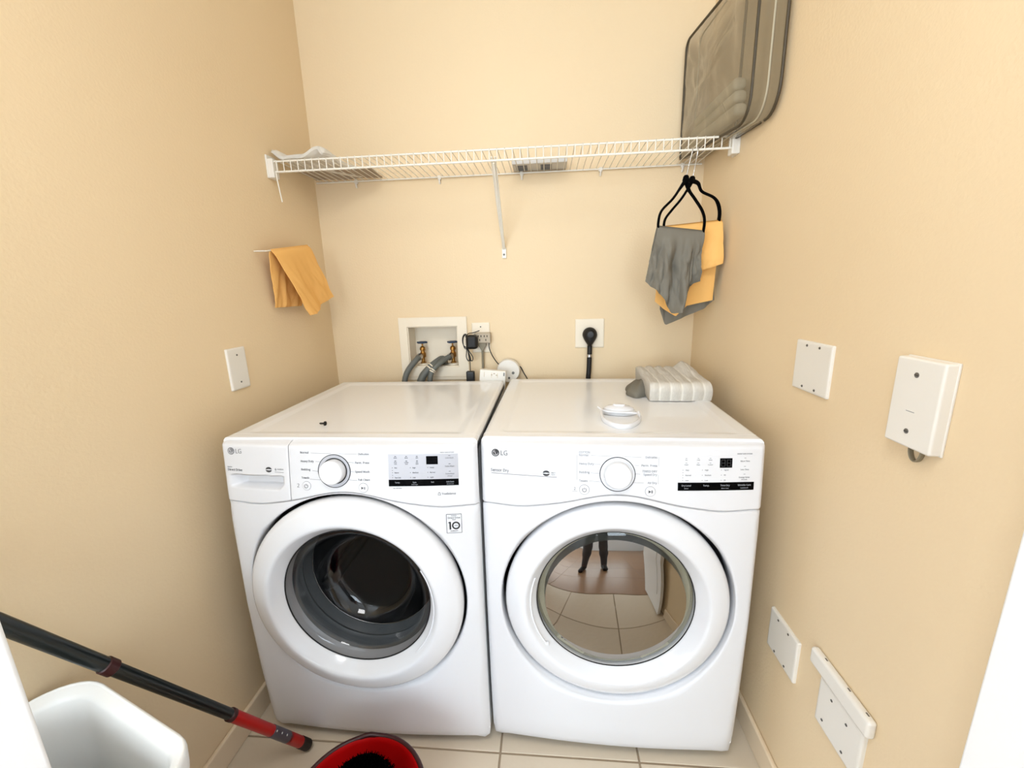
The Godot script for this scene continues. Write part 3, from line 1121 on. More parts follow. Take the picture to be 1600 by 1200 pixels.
func build_shelf() -> void:
	var m: Material = M.wire_white
	var t := thing("wire_shelf", "white ventilated wire shelf across the back wall above the machines", "shelf", Vector3(0, 0, 0))
	for r in [["front_rail", SY, SZ, 0.0032], ["lip_rail", SY - LIP, SZ, 0.0036], ["back_rail", SY - 0.003, 0.009, 0.0032]]:
		var g := G.new()
		g.tube([Vector3(0.012, r[1], r[2]), Vector3(W - 0.012, r[1], r[2])], r[3], 8)
		obj(r[0], g, m, t)
	# cross wires bend down over the lip: one mesh, many wires
	var g := G.new()
	g.tube(spline([Vector3(0, SY + 0.002, 0.006), Vector3(0, SY + 0.002, 0.15), Vector3(0, SY + 0.002, 0.297), Vector3(0, SY, SZ + 0.003), Vector3(0, SY - 0.012, SZ + 0.004), Vector3(0, SY - LIP - 0.001, SZ + 0.0035)], 3), 0.0017, 6)
	var wire := g.mesh()
	for k in 60:
		obj("cross_wire", wire, m, t, Transform3D(Basis.IDENTITY, Vector3(0.034 + k * 0.0254, 0, 0)))
	for s in [0, 1]:
		g = G.new()
		var x := 0.012 if s == 0 else W - 0.012
		g.rbox(Vector3(x, SY - 0.022, SZ - 0.006), Vector3(0.024, 0.062, 0.034), 0.004)
		g.rbox(Vector3(0.003 if s == 0 else W - 0.003, SY - 0.016, SZ - 0.012), Vector3(0.006, 0.074, 0.05), 0.002)
		obj("end_bracket", g, M.plate_white, t)
	# loose white tie hanging by the left bracket
	g = G.new()
	g.tube(spline([Vector3(0.028, SY - LIP, SZ + 0.004), Vector3(0.030, SY - 0.07, SZ + 0.004), Vector3(0.034, SY - 0.13, SZ)], 4), 0.0022, 6)
	obj("loose_tie", g, m, t)
	# slanting brace, folded sheet, foot screwed to the wall
	g = G.new()
	var a := Vector3(0.7825, SY - LIP - 0.004, SZ - 0.002)
	var b := Vector3(0.781, 1.508, 0.008)
	for s in [-1.0, 1.0]:
		g.tube([a + Vector3(s * 0.006, 0.016, 0), a.lerp(b, 0.5) + Vector3(s * 0.005, 0, 0), b + Vector3(s * 0.003, 0, 0)], 0.0032, 6)
	g.tube([a + Vector3(0, -0.002, -0.003), b + Vector3(0, 0, -0.003)], 0.0045, 6)
	var br := obj("support_brace", g, m, t)
	g = G.new()
	g.rbox(Vector3(0.781, 1.492, 0.004), Vector3(0.018, 0.042, 0.008), 0.002)
	obj("brace_foot", g, m, br)
	screw(br, face(Vector3(0.7805, 1.486, 0.008), Vector3(0, 0, 1)), 0.0045)
	for x in [0.18, 0.528, 0.86, 1.168, 1.478]:
		g = G.new()
		g.rbox(Vector3(x, SY - 0.004, 0.006), Vector3(0.014, 0.016, 0.012), 0.003)
		g.tube([Vector3(x, SY - 0.004, 0.010), Vector3(x, SY - 0.018, 0.010), Vector3(x, SY - 0.026, 0.004)], 0.004, 8)
		obj("wall_clip", g, M.plate_white, t)

	# white towel, folded thin, at the left end
	var rows := []
	for i in 25:
		var row := []
		var v := i / 24.0
		for j in 33:
			var u := j / 32.0
			var x := lerpf(0.012, 0.262 - 0.07 * v, u)
			var z := lerpf(0.03, 0.292, v)
			var y := SY + 0.017 + 0.006 * sin(u * 5.0 + v * 2.0) * v + 0.018 * sm(0.35, 0.85, u) * (1.0 - sm(0.92, 1.0, u)) * sm(0.3, 1.0, v) + 0.004 * sin(u * 13 + v * 9) + 0.014 * sm(0.2, 0.0, u) * v
			row.append(Vector3(x, y, z))
		rows.append(row)
	var g2 := G.new()
	g2.colored = true
	g2.cloth(rows, 0.018)
	tag(obj("folded_towel", g2, M.towel_white), "thin white towel lying rumpled on the left end of the wire shelf", "towel")
	rows = []
	for i in 17:
		var row := []
		for j in 25:
			var u := j / 24.0
			var v := i / 16.0
			row.append(Vector3(lerpf(0.015, 0.295, u), SY + 0.0085 + 0.002 * sin(u * 11 + v * 4), lerpf(0.014, 0.15, v)))
		rows.append(row)
	g2 = G.new()
	g2.cloth(rows, 0.008)
	tag(obj("folded_cloth", g2, M.cloth_taupe), "taupe cloth spread flat under the white towel on the wire shelf", "cloth")

	# flat carton with two dark windows
	var c := thing("flat_carton", "flat gray carton with two dark windows lying near the middle of the wire shelf", "carton", Vector3(0.932, SY + 0.004, 0.055))
	obj("carton_body", slab(Vector3(-0.103, 0, -0.05), Vector3(0.103, 0.022, 0.05), 0.003), M.carton_gray, c)
	for x in [-0.069, 0.024]:
		obj("carton_window", slab(Vector3(x - 0.02, -0.0016, -0.035), Vector3(x + 0.022, 0.002, 0.03), 0.0005), M.carton_dark, c)
	build_bag()


func bag_profile(x0: float, x1: float, zf: float, y0: float, y1: float, droop: float, inset := 0.0) -> Array:
	# rounded rectangle in z and y; x leans from x0 at the wall to x1 at the front
	var pts := []
	var zb := 0.026 + inset
	zf -= inset
	y0 += inset
	y1 -= inset
	var r := 0.07
	for q in [[zf - r, y0 + r, -PI / 2], [zf - r, y1 - r, 0.0], [zb + 0.03, y1 - 0.03, PI / 2], [zb + 0.012, y0 + 0.012, PI]]:
		var rr: float = r if q[0] > 0.2 else (0.03 if q[2] < 2.0 else 0.012)
		for k in 9:
			var a: float = q[2] + PI / 2 * k / 8.0
			var z: float = q[0] + cos(a) * rr
			var y: float = q[1] + sin(a) * rr
			y -= droop * sm(0.30, zf, z) * (1.0 - sm(y0, y0 + 0.16, y))
			pts.append(Vector3(lerpf(x0, x1, sm(0.0, 0.5, z)), y, z))
	# the straight stretches get points too
	var out := []
	for k in pts.size():
		var p: Vector3 = pts[k]
		var q: Vector3 = pts[(k + 1) % pts.size()]
		var n := maxi(1, int(p.distance_to(q) / 0.02))
		for s in n:
			out.append(p.lerp(q, s / float(n)))
	return out


func build_bag() -> void:
	var t := thing("storage_bag", "clear zippered bedding bag with brown piping standing on the right end of the wire shelf", "storage bag", Vector3(0, 0, 0))
	var y0 := SY + 0.010
	var y1 := 2.19
	var left := bag_profile(1.462, 1.520, 0.462, y0, y1, 0.022)
	var right := bag_profile(1.545, 1.548, 0.560, y0, y1 + 0.02, 0.036)
	var n := left.size()
	# resample the right loop to the left one's count
	var rr := []
	for k in n:
		var f := k / float(n) * right.size()
		var i := int(f)
		rr.append(right[i].lerp(right[(i + 1) % right.size()], f - i))
	right = rr
	var noise := FastNoiseLite.new()
	noise.seed = 21
	noise.frequency = 9.0
	# gusset between the two faces
	var rows := []
	for i in 9:
		var v := i / 8.0
		var row := []
		for k in n:
			var p: Vector3 = left[k].lerp(right[k], v)
			var c := Vector3(p.x, 1.98, 0.26)
			p += (p - c).normalized() * (0.007 * sin(v * PI * 3.0) + 0.004 * noise.get_noise_3dv(p * 1.5)) * sm(0.2, 0.4, p.z)
			p.x = minf(p.x, W - 0.004)
			row.append(p)
		rows.append(row)
	var g := G.new()
	g.grid(rows, false, true)
	obj("gusset", g, M.vinyl, t)
	for side in 2:
		var loop: Array = left if side == 0 else right
		var cen := Vector3.ZERO
		for p in loop:
			cen += p / n
		rows = []
		for i in 15:
			var v := 1.0 - i / 14.0
			var row := []
			for k in n:
				var p: Vector3 = cen.lerp(loop[k], v)
				var bulge := (1.0 - pow(v, 3)) * 0.012
				var wr := 0.020 * noise.get_noise_3d(p.z * 0.9 + p.y * 0.7, p.y * 0.5 - p.z * 0.4, side) * (1.0 - pow(v, 6))
				p.x += (-1.0 if side == 0 else 0.3) * (bulge + wr) if side == 0 else 0.0
				p.x = minf(p.x, W - 0.004)
				row.append(p)
			rows.append(row)
		g = G.new()
		g.grid(rows, false, true, side == 1)
		obj("bag_face", g, M.vinyl, t)
		g = G.new()
		if side == 0:
			g.tube(loop, 0.0042, 7, true)
		else:
			var edge := []
			for p in loop:
				if p.z > 0.30:
					edge.append(p)
			g.tube(edge, 0.0042, 7)
		obj("piping", g, M.piping, t)
	# zip line round the gusset
	g = G.new()
	var mid := []
	for k in n:
		mid.append(left[k].lerp(right[k], 0.55) + Vector3(0, 0, 0.003 * sm(0.3, 0.45, left[k].z)))
	g.tube(mid, 0.0026, 6, true)
	obj("zip", g, M.vinyl_stuffing, t)
	# something pale folded inside
	g = G.new()
	for k in 3:
		g.rbox(Vector3(1.512 + 0.002 * k, y0 + 0.020 + 0.034 * k + 0.02, 0.215 + 0.004 * k), Vector3(0.040, 0.036, 0.34 - 0.03 * k), 0.015, Basis(Vector3.UP, 0.10) * Basis(Vector3.RIGHT, -0.03 * k))
	obj("folded_contents", g, M.vinyl_stuffing, t)


# ---------------------------------------------------------------- wall fittings
func screw(parent: Node, at: Transform3D, r := 0.0035, m: Material = null) -> void:
	var g := G.new()
	g.lathe([Vector2(r, -0.001), Vector2(r, 0.0006), Vector2(r * 0.7, 0.0012), Vector2(0.0003, 0.0014)], 16)
	var s := obj("screw", g, m if m else M.screw_gray, parent, at)
	if parent.get_parent() == self:
		obj("screw_slot", slab(Vector3(-r * 0.8, -0.0004, 0.0010), Vector3(r * 0.8, 0.0004, 0.0016), 0.0001), M.slot_dark, s)


func cover_plate(called: String, label: String, at: Transform3D, w: float, h: float, screws: Array, group := "", thick := 0.006) -> Node3D:
	var t := thing(called, label, "cover plate", Vector3.ZERO, 0, group)
	t.transform = at
	var g := G.new()
	var rows := []
	for q in [[0.0, 0.0], [0.0, 0.6], [0.12, 0.85], [0.4, 1.0], [1.0, 1.06]]:
		var ins: float = q[0] * 0.006
		var ring_ := []
		for c in [[1, 1, 0.0], [-1, 1, PI / 2], [-1, -1, PI], [1, -1, 1.5 * PI]]:
			for k in 4:
				var a: float = c[2] + PI / 2 * k / 3.0
				ring_.append(Vector3(c[0] * (w / 2 - 0.003 - ins) + cos(a) * 0.003, c[1] * (h / 2 - 0.003 - ins) + sin(a) * 0.003, q[1] * thick))
		rows.append(ring_)
	g.grid(rows, false, true)
	g.fan(Vector3(0, 0, thick * 1.06), rows[4])
	obj("plate", g, M.plate_cream if called == "outlet_plate" else M.plate_white, t)
	for s in screws:
		screw(t, Transform3D(Basis.IDENTITY, Vector3(s[0], s[1], thick * 1.06)), 0.003)
	return t


func build_wall_fittings() -> void:
	var lw := func(y: float, z: float) -> Transform3D: return face(Vector3(0, y, z), Vector3.RIGHT)
	var rw := func(y: float, z: float) -> Transform3D: return face(Vector3(W, y, z), Vector3.LEFT)
	cover_plate("blank_plate", "narrow white blank cover plate on the left wall above the washing machine", lw.call(1.130, 0.609), 0.078, 0.128, [[0, 0.042], [0, -0.042]])
	cover_plate("blank_plate", "white double blank cover plate with four screws on the right wall above the dryer", rw.call(1.155, 0.818), 0.131, 0.116, [[-0.023, 0.048], [0.023, 0.048], [-0.023, -0.048], [0.023, -0.048]])
	cover_plate("blank_plate", "white double blank cover plate low on the right wall just past the dryer front", rw.call(0.438, 0.852), 0.125, 0.118, [[-0.023, 0.048], [0.023, 0.048], [-0.023, -0.048], [0.023, -0.048]], "", 0.008)
	cover_plate("blank_plate", "white cover plate under the white ledge bar, lowest on the right wall", rw.call(0.444, 1.066), 0.130, 0.114, [[-0.023, 0.036], [0.023, 0.030], [-0.040, -0.036], [0.023, -0.040]], "", 0.009)
	# ledge bar over the lowest plate
	var bar := thing("ledge_bar", "short white rounded bar fixed to the right wall over the lowest cover plate", "bar", Vector3.ZERO)
	bar.transform = rw.call(0.529, 1.058)
	var g := G.new()
	g.rbox(Vector3(0, 0, 0.009), Vector3(0.176, 0.040, 0.018), 0.007)
	obj("bar_body", g, M.plate_white, bar)
	for x in [-0.05, 0.02, 0.07]:
		obj("bar_mark", slab(Vector3(x - 0.004, 0.0196, 0.006), Vector3(x + 0.004, 0.0203, 0.009), 0.0002), M.screw_gray, bar)
	# thick white box with a strap loop
	var box := thing("chime_box", "thick white wall box with two dark screws and a gray strap loop below", "wall box", Vector3.ZERO)
	box.transform = rw.call(1.1515, 1.1125)
	g = G.new()
	g.rbox(Vector3(0, 0.0, 0.0105), Vector3(0.089, 0.145, 0.021), 0.004)
	obj("box_cover", g, M.plate_white, box)
	g = G.new()
	g.rbox(Vector3(0, 0, 0.002), Vector3(0.091, 0.147, 0.004), 0.0015)
	obj("box_back", g, M.plate_white, box)
	screw(box, Transform3D(Basis.IDENTITY, Vector3(-0.002, 0.047, 0.021)), 0.0043)
	screw(box, Transform3D(Basis.IDENTITY, Vector3(-0.002, -0.046, 0.021)), 0.0043)
	obj("test_slot", slab(Vector3(-0.010, -0.0135, 0.0205), Vector3(0.006, -0.0125, 0.0212), 0.0002), M.print_light, box)
	g = G.new()
	var pts := []
	for k in 15:
		var a := PI * k / 14.0
		pts.append(Vector3(0.006 + cos(a) * 0.0115, -0.073 - sin(a) * 0.022, 0.006))
	g.tube(pts, 0.0046, 8, false, 0.35)
	obj("strap_loop", g, M.plug_gray, box)

	# washer outlet box set in the back wall
	var ob := thing("washer_outlet_box", "white recessed washing machine outlet box in the back wall with two blue-handled valves", "outlet box", Vector3(0.4545, 0, 0))
	var r := [-0.1125, 0.1115, 1.016, 1.196]
	g = G.new()
	var o := [-0.1495, 0.1545, 0.958, 1.236]
	for s in [[o[0], r[0], o[2], o[3]], [r[1], o[1], o[2], o[3]], [r[0] - 0.002, r[1] + 0.002, o[2], r[2]], [r[0] - 0.002, r[1] + 0.002, r[3], o[3]]]:
		g.rbox(Vector3((s[0] + s[1]) / 2, (s[2] + s[3]) / 2, 0.003), Vector3(s[1] - s[0], s[3] - s[2], 0.006), 0.0015)
	obj("box_frame", g, M.box_white, ob)
	g = G.new()
	var w := 0.004
	for s in [[r[0], r[0] + w, r[2], r[3], -0.09, 0.0], [r[1] - w, r[1], r[2], r[3], -0.09, 0.0], [r[0], r[1], r[2], r[2] + w, -0.09, 0.0], [r[0], r[1], r[3] - w, r[3], -0.09, 0.0], [r[0], r[1], r[2], r[3], -0.094, -0.09]]:
		g.rbox(Vector3((s[0] + s[1]) / 2, (s[2] + s[3]) / 2, (s[4] + s[5]) / 2), Vector3(s[1] - s[0], s[3] - s[2], s[5] - s[4]), 0.0005)
	obj("box_liner", g, M.box_white, ob)
	g = G.new()
	g.rbox(Vector3(0.002, 0.972, 0.0065), Vector3(0.30, 0.0018, 0.002), 0.0005)
	obj("frame_seam", g, M.plate_beige, ob)
	for x in [-0.064, 0.0755]:
		g = G.new()
		var at := Transform3D(Basis(Vector3.RIGHT, -PI / 2), Vector3(x, 0, -0.045))
		g.lathe([Vector2(0.013, 1.020), Vector2(0.013, 1.030), Vector2(0.008, 1.033), Vector2(0.008, 1.05), Vector2(0.0135, 1.055), Vector2(0.0135, 1.072), Vector2(0.009, 1.078), Vector2(0.009, 1.084), Vector2(0.0125, 1.086), Vector2(0.0125, 1.096), Vector2(0.008, 1.102), Vector2(0.004, 1.104), Vector2(0.004, 1.118), Vector2(0.0005, 1.119)], 20, at)
		g.tube([Vector3(x, 1.064, -0.045), Vector3(x - 0.002, 1.066, -0.02), Vector3(x - 0.004, 1.062, -0.008)], [0.009, 0.010, 0.0115], 14)
		var vb := obj("valve", g, M.brass, ob)
		g = G.new()
		var rows := []
		for q in [[0.2, 0.0], [1.0, 0.0015], [1.03, 0.005], [1.0, 0.0085], [0.3, 0.0095], [0.02, 0.0095]]:
			var row := []
			for k in 40:
				var a := TAU * k / 40.0
				var rad: float = (0.0215 + 0.0022 * cos(a * 6)) * q[0]
				row.append(Vector3(x + cos(a) * rad, 1.116 + q[1], -0.045 + sin(a) * rad))
			rows.append(row)
		g.grid(rows, false, true)
		obj("valve_handle", g, M.valve_blue, vb)
		g = G.new()
		g.lathe([Vector2(0.024, 1.0195), Vector2(0.023, 1.024), Vector2(0.014, 1.027)], 24, at)
		obj("valve_collar", g, M.box_white, vb)
		g = G.new()
		g.tube([Vector3(x - 0.004, 1.063, -0.012), Vector3(x - 0.008, 1.058, 0.004)], 0.0145, 16)
		obj("hose_nut", g, M.chrome, vb)
	hose("supply_hose", "gray supply hose curving down from the left valve in the outlet box", [Vector3(0.384, 1.060, -0.001), Vector3(0.372, 1.045, 0.02), Vector3(0.348, 1.012, 0.045), Vector3(0.332, 0.97, 0.055), Vector3(0.327, 0.90, 0.06), Vector3(0.325, 0.70, 0.06)], 0.0125, false)
	hose("supply_hose", "gray supply hose running left and down from the right valve in the outlet box", [Vector3(0.522, 1.060, -0.001), Vector3(0.505, 1.052, 0.02), Vector3(0.478, 1.030, 0.05), Vector3(0.456, 1.003, 0.066), Vector3(0.447, 0.96, 0.072), Vector3(0.442, 0.88, 0.075), Vector3(0.44, 0.70, 0.075)], 0.0115, true)
	hose("drain_hose", "thick gray drain hose bound to the right supply hose with white ties", [Vector3(0.488, 1.020, -0.05), Vector3(0.487, 1.046, -0.022), Vector3(0.470, 1.040, 0.012), Vector3(0.436, 1.012, 0.045), Vector3(0.408, 0.975, 0.055), Vector3(0.400, 0.92, 0.06), Vector3(0.395, 0.70, 0.06)], 0.0165, true)

	# outlet with a three-way tap, a black adapter and a gray plug
	var op := cover_plate("outlet_plate", "white outlet plate beside the outlet box with adapters plugged in", face(Vector3(0.669, 1.1435, 0), Vector3(0, 0, 1)), 0.079, 0.130, [[0, 0.047]])
	var tap := thing("outlet_tap", "beige three-way outlet tap plugged into the wall outlet beside the outlet box", "outlet tap", Vector3(0.680, 1.144, 0.0065))
	obj("tap_body", slab(Vector3(-0.036, -0.021, 0), Vector3(0.034, 0.023, 0.030), 0.004), M.tap_beige, tap)
	for x in [-0.012, 0.014]:
		for q in [[-0.006, 0.009], [0.006, 0.009], [0.0, -0.007]]:
			obj("socket_slot", slab(Vector3(x + q[0] - 0.0018, q[1] - 0.004, 0.029), Vector3(x + q[0] + 0.0018, q[1] + 0.004, 0.0304), 0.0005), M.slot_dark, tap)
	var ad := thing("power_adapter", "black power adapter with its cord bundled in loops, plugged in left of the tap", "power adapter", Vector3(0.638, 1.132, 0.036))
	g = G.new()
	g.rbox(Vector3(0.0, 0.0, 0.02), Vector3(0.050, 0.060, 0.04), 0.014)
	obj("adapter_body", g, M.black, ad)
	g = G.new()
	var loops := []
	for k in 61:
		var a := TAU * k / 20.0
		var f := k / 60.0
		loops.append(Vector3(-0.029 + cos(a) * (0.011 + 0.003 * sin(f * 7)), 0.002 + sin(a) * 0.028 + 0.004 * sin(f * 9), 0.010 + 0.018 * f))
	g.tube(loops, 0.0019, 6)
	g.tube(spline([Vector3(0.03, 0.045, 0.002), Vector3(0.01, 0.040, 0.03), Vector3(-0.012, 0.036, 0.03), Vector3(-0.028, 0.02, 0.02)], 6), 0.0019, 6)
	for s in [-1.0, 1.0, 0.2]:
		g.tube(spline([Vector3(-0.024, -0.02, 0.02), Vector3(-0.020 + s * 0.006, -0.042, 0.018), Vector3(-0.014 + s * 0.014, -0.066, 0.018), Vector3(-0.012 + s * 0.008, -0.082, 0.018), Vector3(-0.014, -0.07, 0.02), Vector3(-0.020, -0.035, 0.022)], 5), 0.0021, 6)
	g.tube(spline([Vector3(-0.016, -0.06, 0.02), Vector3(-0.013, -0.09, 0.02), Vector3(-0.013, -0.126, 0.02)], 5), 0.0019, 6)
	obj("cord", g, M.black, ad)
	g = G.new()
	g.rbox(Vector3(-0.013, -0.168, 0.021), Vector3(0.036, 0.085, 0.024), 0.006)
	obj("cord_box", g, M.dark_plastic, ad)
	var pl := thing("gray_plug", "gray plug under the tap with its gray cord hanging straight down", "plug", Vector3(0.676, 1.112, 0.008))
	g = G.new()
	g.extrude(PackedVector2Array([Vector2(-0.017, 0.011), Vector2(-0.017, 0.001), Vector2(-0.008, -0.014), Vector2(-0.004, -0.022), Vector2(0.004, -0.022), Vector2(0.008, -0.014), Vector2(0.017, 0.001), Vector2(0.017, 0.011)]), 0.022)
	obj("plug_body", g, M.plug_gray, pl)
	g = G.new()
	g.tube([Vector3(0, -0.02, 0.011), Vector3(-0.001, -0.09, 0.012), Vector3(-0.006, -0.15, 0.03), Vector3(-0.006, -0.40, 0.03)], 0.0052, 8)
	obj("cord", g, M.plug_gray, pl)
	# thin black cord to a white disc
	g = G.new()
	g.tube(spline([Vector3(0.706, 1.128, 0.022), Vector3(0.707, 1.10, 0.03), Vector3(0.722, 1.06, 0.024), Vector3(0.748, 1.02, 0.008), Vector3(0.79, 0.99, 0.004), Vector3(0.832, 1.015, 0.004), Vector3(0.852, 0.985, 0.005), Vector3(0.875, 0.94, 0.006), Vector3(0.90, 0.85, 0.008)], 8), 0.0022, 6)
	tag(obj("thin_cord", g, M.black), "thin black cord running from the tap down behind the white disc", "cord")
	var ds := thing("white_disc", "round white plastic disc with two dark holes on the back wall between the machines", "disc", Vector3(0.787, 1.001, 0.008))
	g = G.new()
	g.lathe([Vector2(0.049, 0), Vector2(0.0508, 0.006), Vector2(0.0508, 0.028), Vector2(0.047, 0.033), Vector2(0.0005, 0.034)], 48)
	obj("disc_body", g, M.plate_white, ds)
	for q in [[0.021, -0.008, 0.0062], [0.003, -0.030, 0.005]]:
		g = G.new()
		g.lathe([Vector2(q[2], 0.0330), Vector2(q[2] * 0.95, 0.0350), Vector2(0.0003, 0.0352)], 20, Transform3D(Basis.IDENTITY, Vector3(q[0], q[1], 0)))
		obj("disc_hole", g, M.screw_gray, ds)
	var ps := thing("outlet_strip", "small white outlet strip standing behind the washing machine top in front of the disc", "outlet strip", Vector3(0.722, 0.905, 0.118), 0.0)
	ps.rotation.z = -0.09
	obj("strip_body", slab(Vector3(-0.054, -0.15, -0.012), Vector3(0.054, 0.118, 0.014), 0.004), M.plate_white, ps)
	for x in [-0.035, -0.005, 0.02]:
		obj("socket_slot", slab(Vector3(x - 0.001, 0.088, 0.0125), Vector3(x + 0.001, 0.108, 0.0146), 0.0003), M.plate_beige, ps)
	for q in [[-0.004, 0.100], [0.006, 0.106], [0.016, 0.100]]:
		obj("socket_slot", slab(Vector3(q[0] - 0.003, q[1] - 0.003, 0.0125), Vector3(q[0] + 0.003, q[1] + 0.001, 0.0147), 0.0005), M.tap_beige, ps)
	obj("strip_switch", slab(Vector3(0.044, 0.098, 0.0125), Vector3(0.049, 0.112, 0.0150), 0.0008), M.screw_gray, ps)

	# dryer outlet with its big black plug
	cover_plate("outlet_plate", "square white outlet plate on the back wall behind the big black dryer plug", face(Vector3(1.1355, 1.154, 0), Vector3(0, 0, 1)), 0.122, 0.122, [])
	var dpg := thing("dryer_plug", "big black round dryer plug with a thick black cord hanging down", "plug", Vector3(1.135, 1.150, 0.0065))
	g = G.new()
	var rows := []
	for q in [[1.0, 0.0], [1.04, 0.01], [1.0, 0.024], [0.8, 0.036], [0.5, 0.042], [0.02, 0.043]]:
		var row := []
		for k in 40:
			var a := TAU * k / 40.0
			var px := cos(a) * 0.0295
			var py := sin(a) * 0.0295
			if py < 0:
				py *= 1.0 + 0.75 * pow(-sin(a), 2.0)
				px *= 1.0 - 0.45 * pow(-sin(a), 3.0)
			row.append(Vector3(px * q[0], py * q[0] - 0.004 * (1 - q[0]), q[1]))
		rows.append(row)
	g.grid(rows, false, true)
	var pb := obj("plug_body", g, M.black, dpg)
	g = G.new()
	g.lathe([Vector2(0.014, 0.040), Vector2(0.0125, 0.0445), Vector2(0.0005, 0.045)], 24, Transform3D(Basis.IDENTITY, Vector3(0, 0.004, 0)))
	obj("plug_face", g, M.dark_plastic, pb)
	g = G.new()
	g.tube(spline([Vector3(0, -0.045, 0.018), Vector3(-0.001, -0.085, 0.020), Vector3(-0.003, -0.15, 0.024), Vector3(-0.006, -0.21, 0.026), Vector3(-0.006, -0.45, 0.03)], 5), 0.0105, 10)
	obj("cord", g, M.black, dpg)
	g = G.new()
	g.lathe([Vector2(0.0112, -0.006), Vector2(0.0122, -0.005), Vector2(0.0122, 0.005), Vector2(0.0112, 0.006)], 18, Transform3D(Basis(Vector3.RIGHT, PI / 2), Vector3(-0.001, -0.088, 0.0202)))
	obj("cord_clamp", g, M.chrome, dpg)


func hose(called: String, label: String, pts: Array, r: float, ties: bool) -> void:
	var t := thing(called, label, "hose")
	var path := spline(pts, 14)
	var g := G.new()
	g.tube(path, r, 14)
	obj("hose_tube", g, M.hose_gray, t)
	if ties:
		for k in [37, 40]:
			var d: Vector3 = (path[k + 1] - path[k]).normalized()
			g = G.new()
			g.lathe([Vector2(r, -0.0025), Vector2(r + 0.0016, -0.0022), Vector2(r + 0.0016, 0.0022), Vector2(r, 0.0025)], 18, face(path[k], d))
			obj("tie", g, M.box_white, t)


# ---------------------------------------------------------------- cloths and hangers
# a cloth hung over a bar from a to b: back flap up, over, front flap down to the given hem
func draped(a: Vector3, b: Vector3, hem: Array, back_hem: Array, depth: float, folds: float, seed_: int) -> Array:
	var out := []
	var noise := FastNoiseLite.new()
	noise.seed = seed_
	noise.frequency = 5.0
	var hx := []
	var hp := []
	for q in hem:
		hx.append(q[0])
		hp.append(q[1])
	var n := 40
	for side in [-1, 1]:
		for i in 22:
			var v := i / 21.0 if side == 1 else 1.0 - i / 21.0
			if side == 1 and i == 0:
				continue
			var row := []
			for j in n + 1:
				var u := j / float(n)
				var top := a.lerp(b, u)
				var h: Vector3
				var src: Array = hem if side == 1 else back_hem
				h = src[-1][1]
				for k in range(1, src.size()):
					if u <= src[k][0]:
						h = src[k - 1][1].lerp(src[k][1], (u - src[k - 1][0]) / (src[k][0] - src[k - 1][0]))
						break
				var p := top.lerp(h, v)
				p.y += 0.006 * (1.0 - pow(1.0 - minf(v / 0.08, 1.0), 2)) * 0.0
				p.z += side * depth * sqrt(minf(v / 0.10, 1.0))
				p.z += folds * (1.0 if side == 1 else 0.3) * sm(0.04, 0.6, v) * (sin(u * 15.0 + seed_ + v * 1.5) * 0.6 + noise.get_noise_2d(u * 1.2 + side, v * 0.35) * 1.2)
				row.append(p)
			out.append(row)
	return out


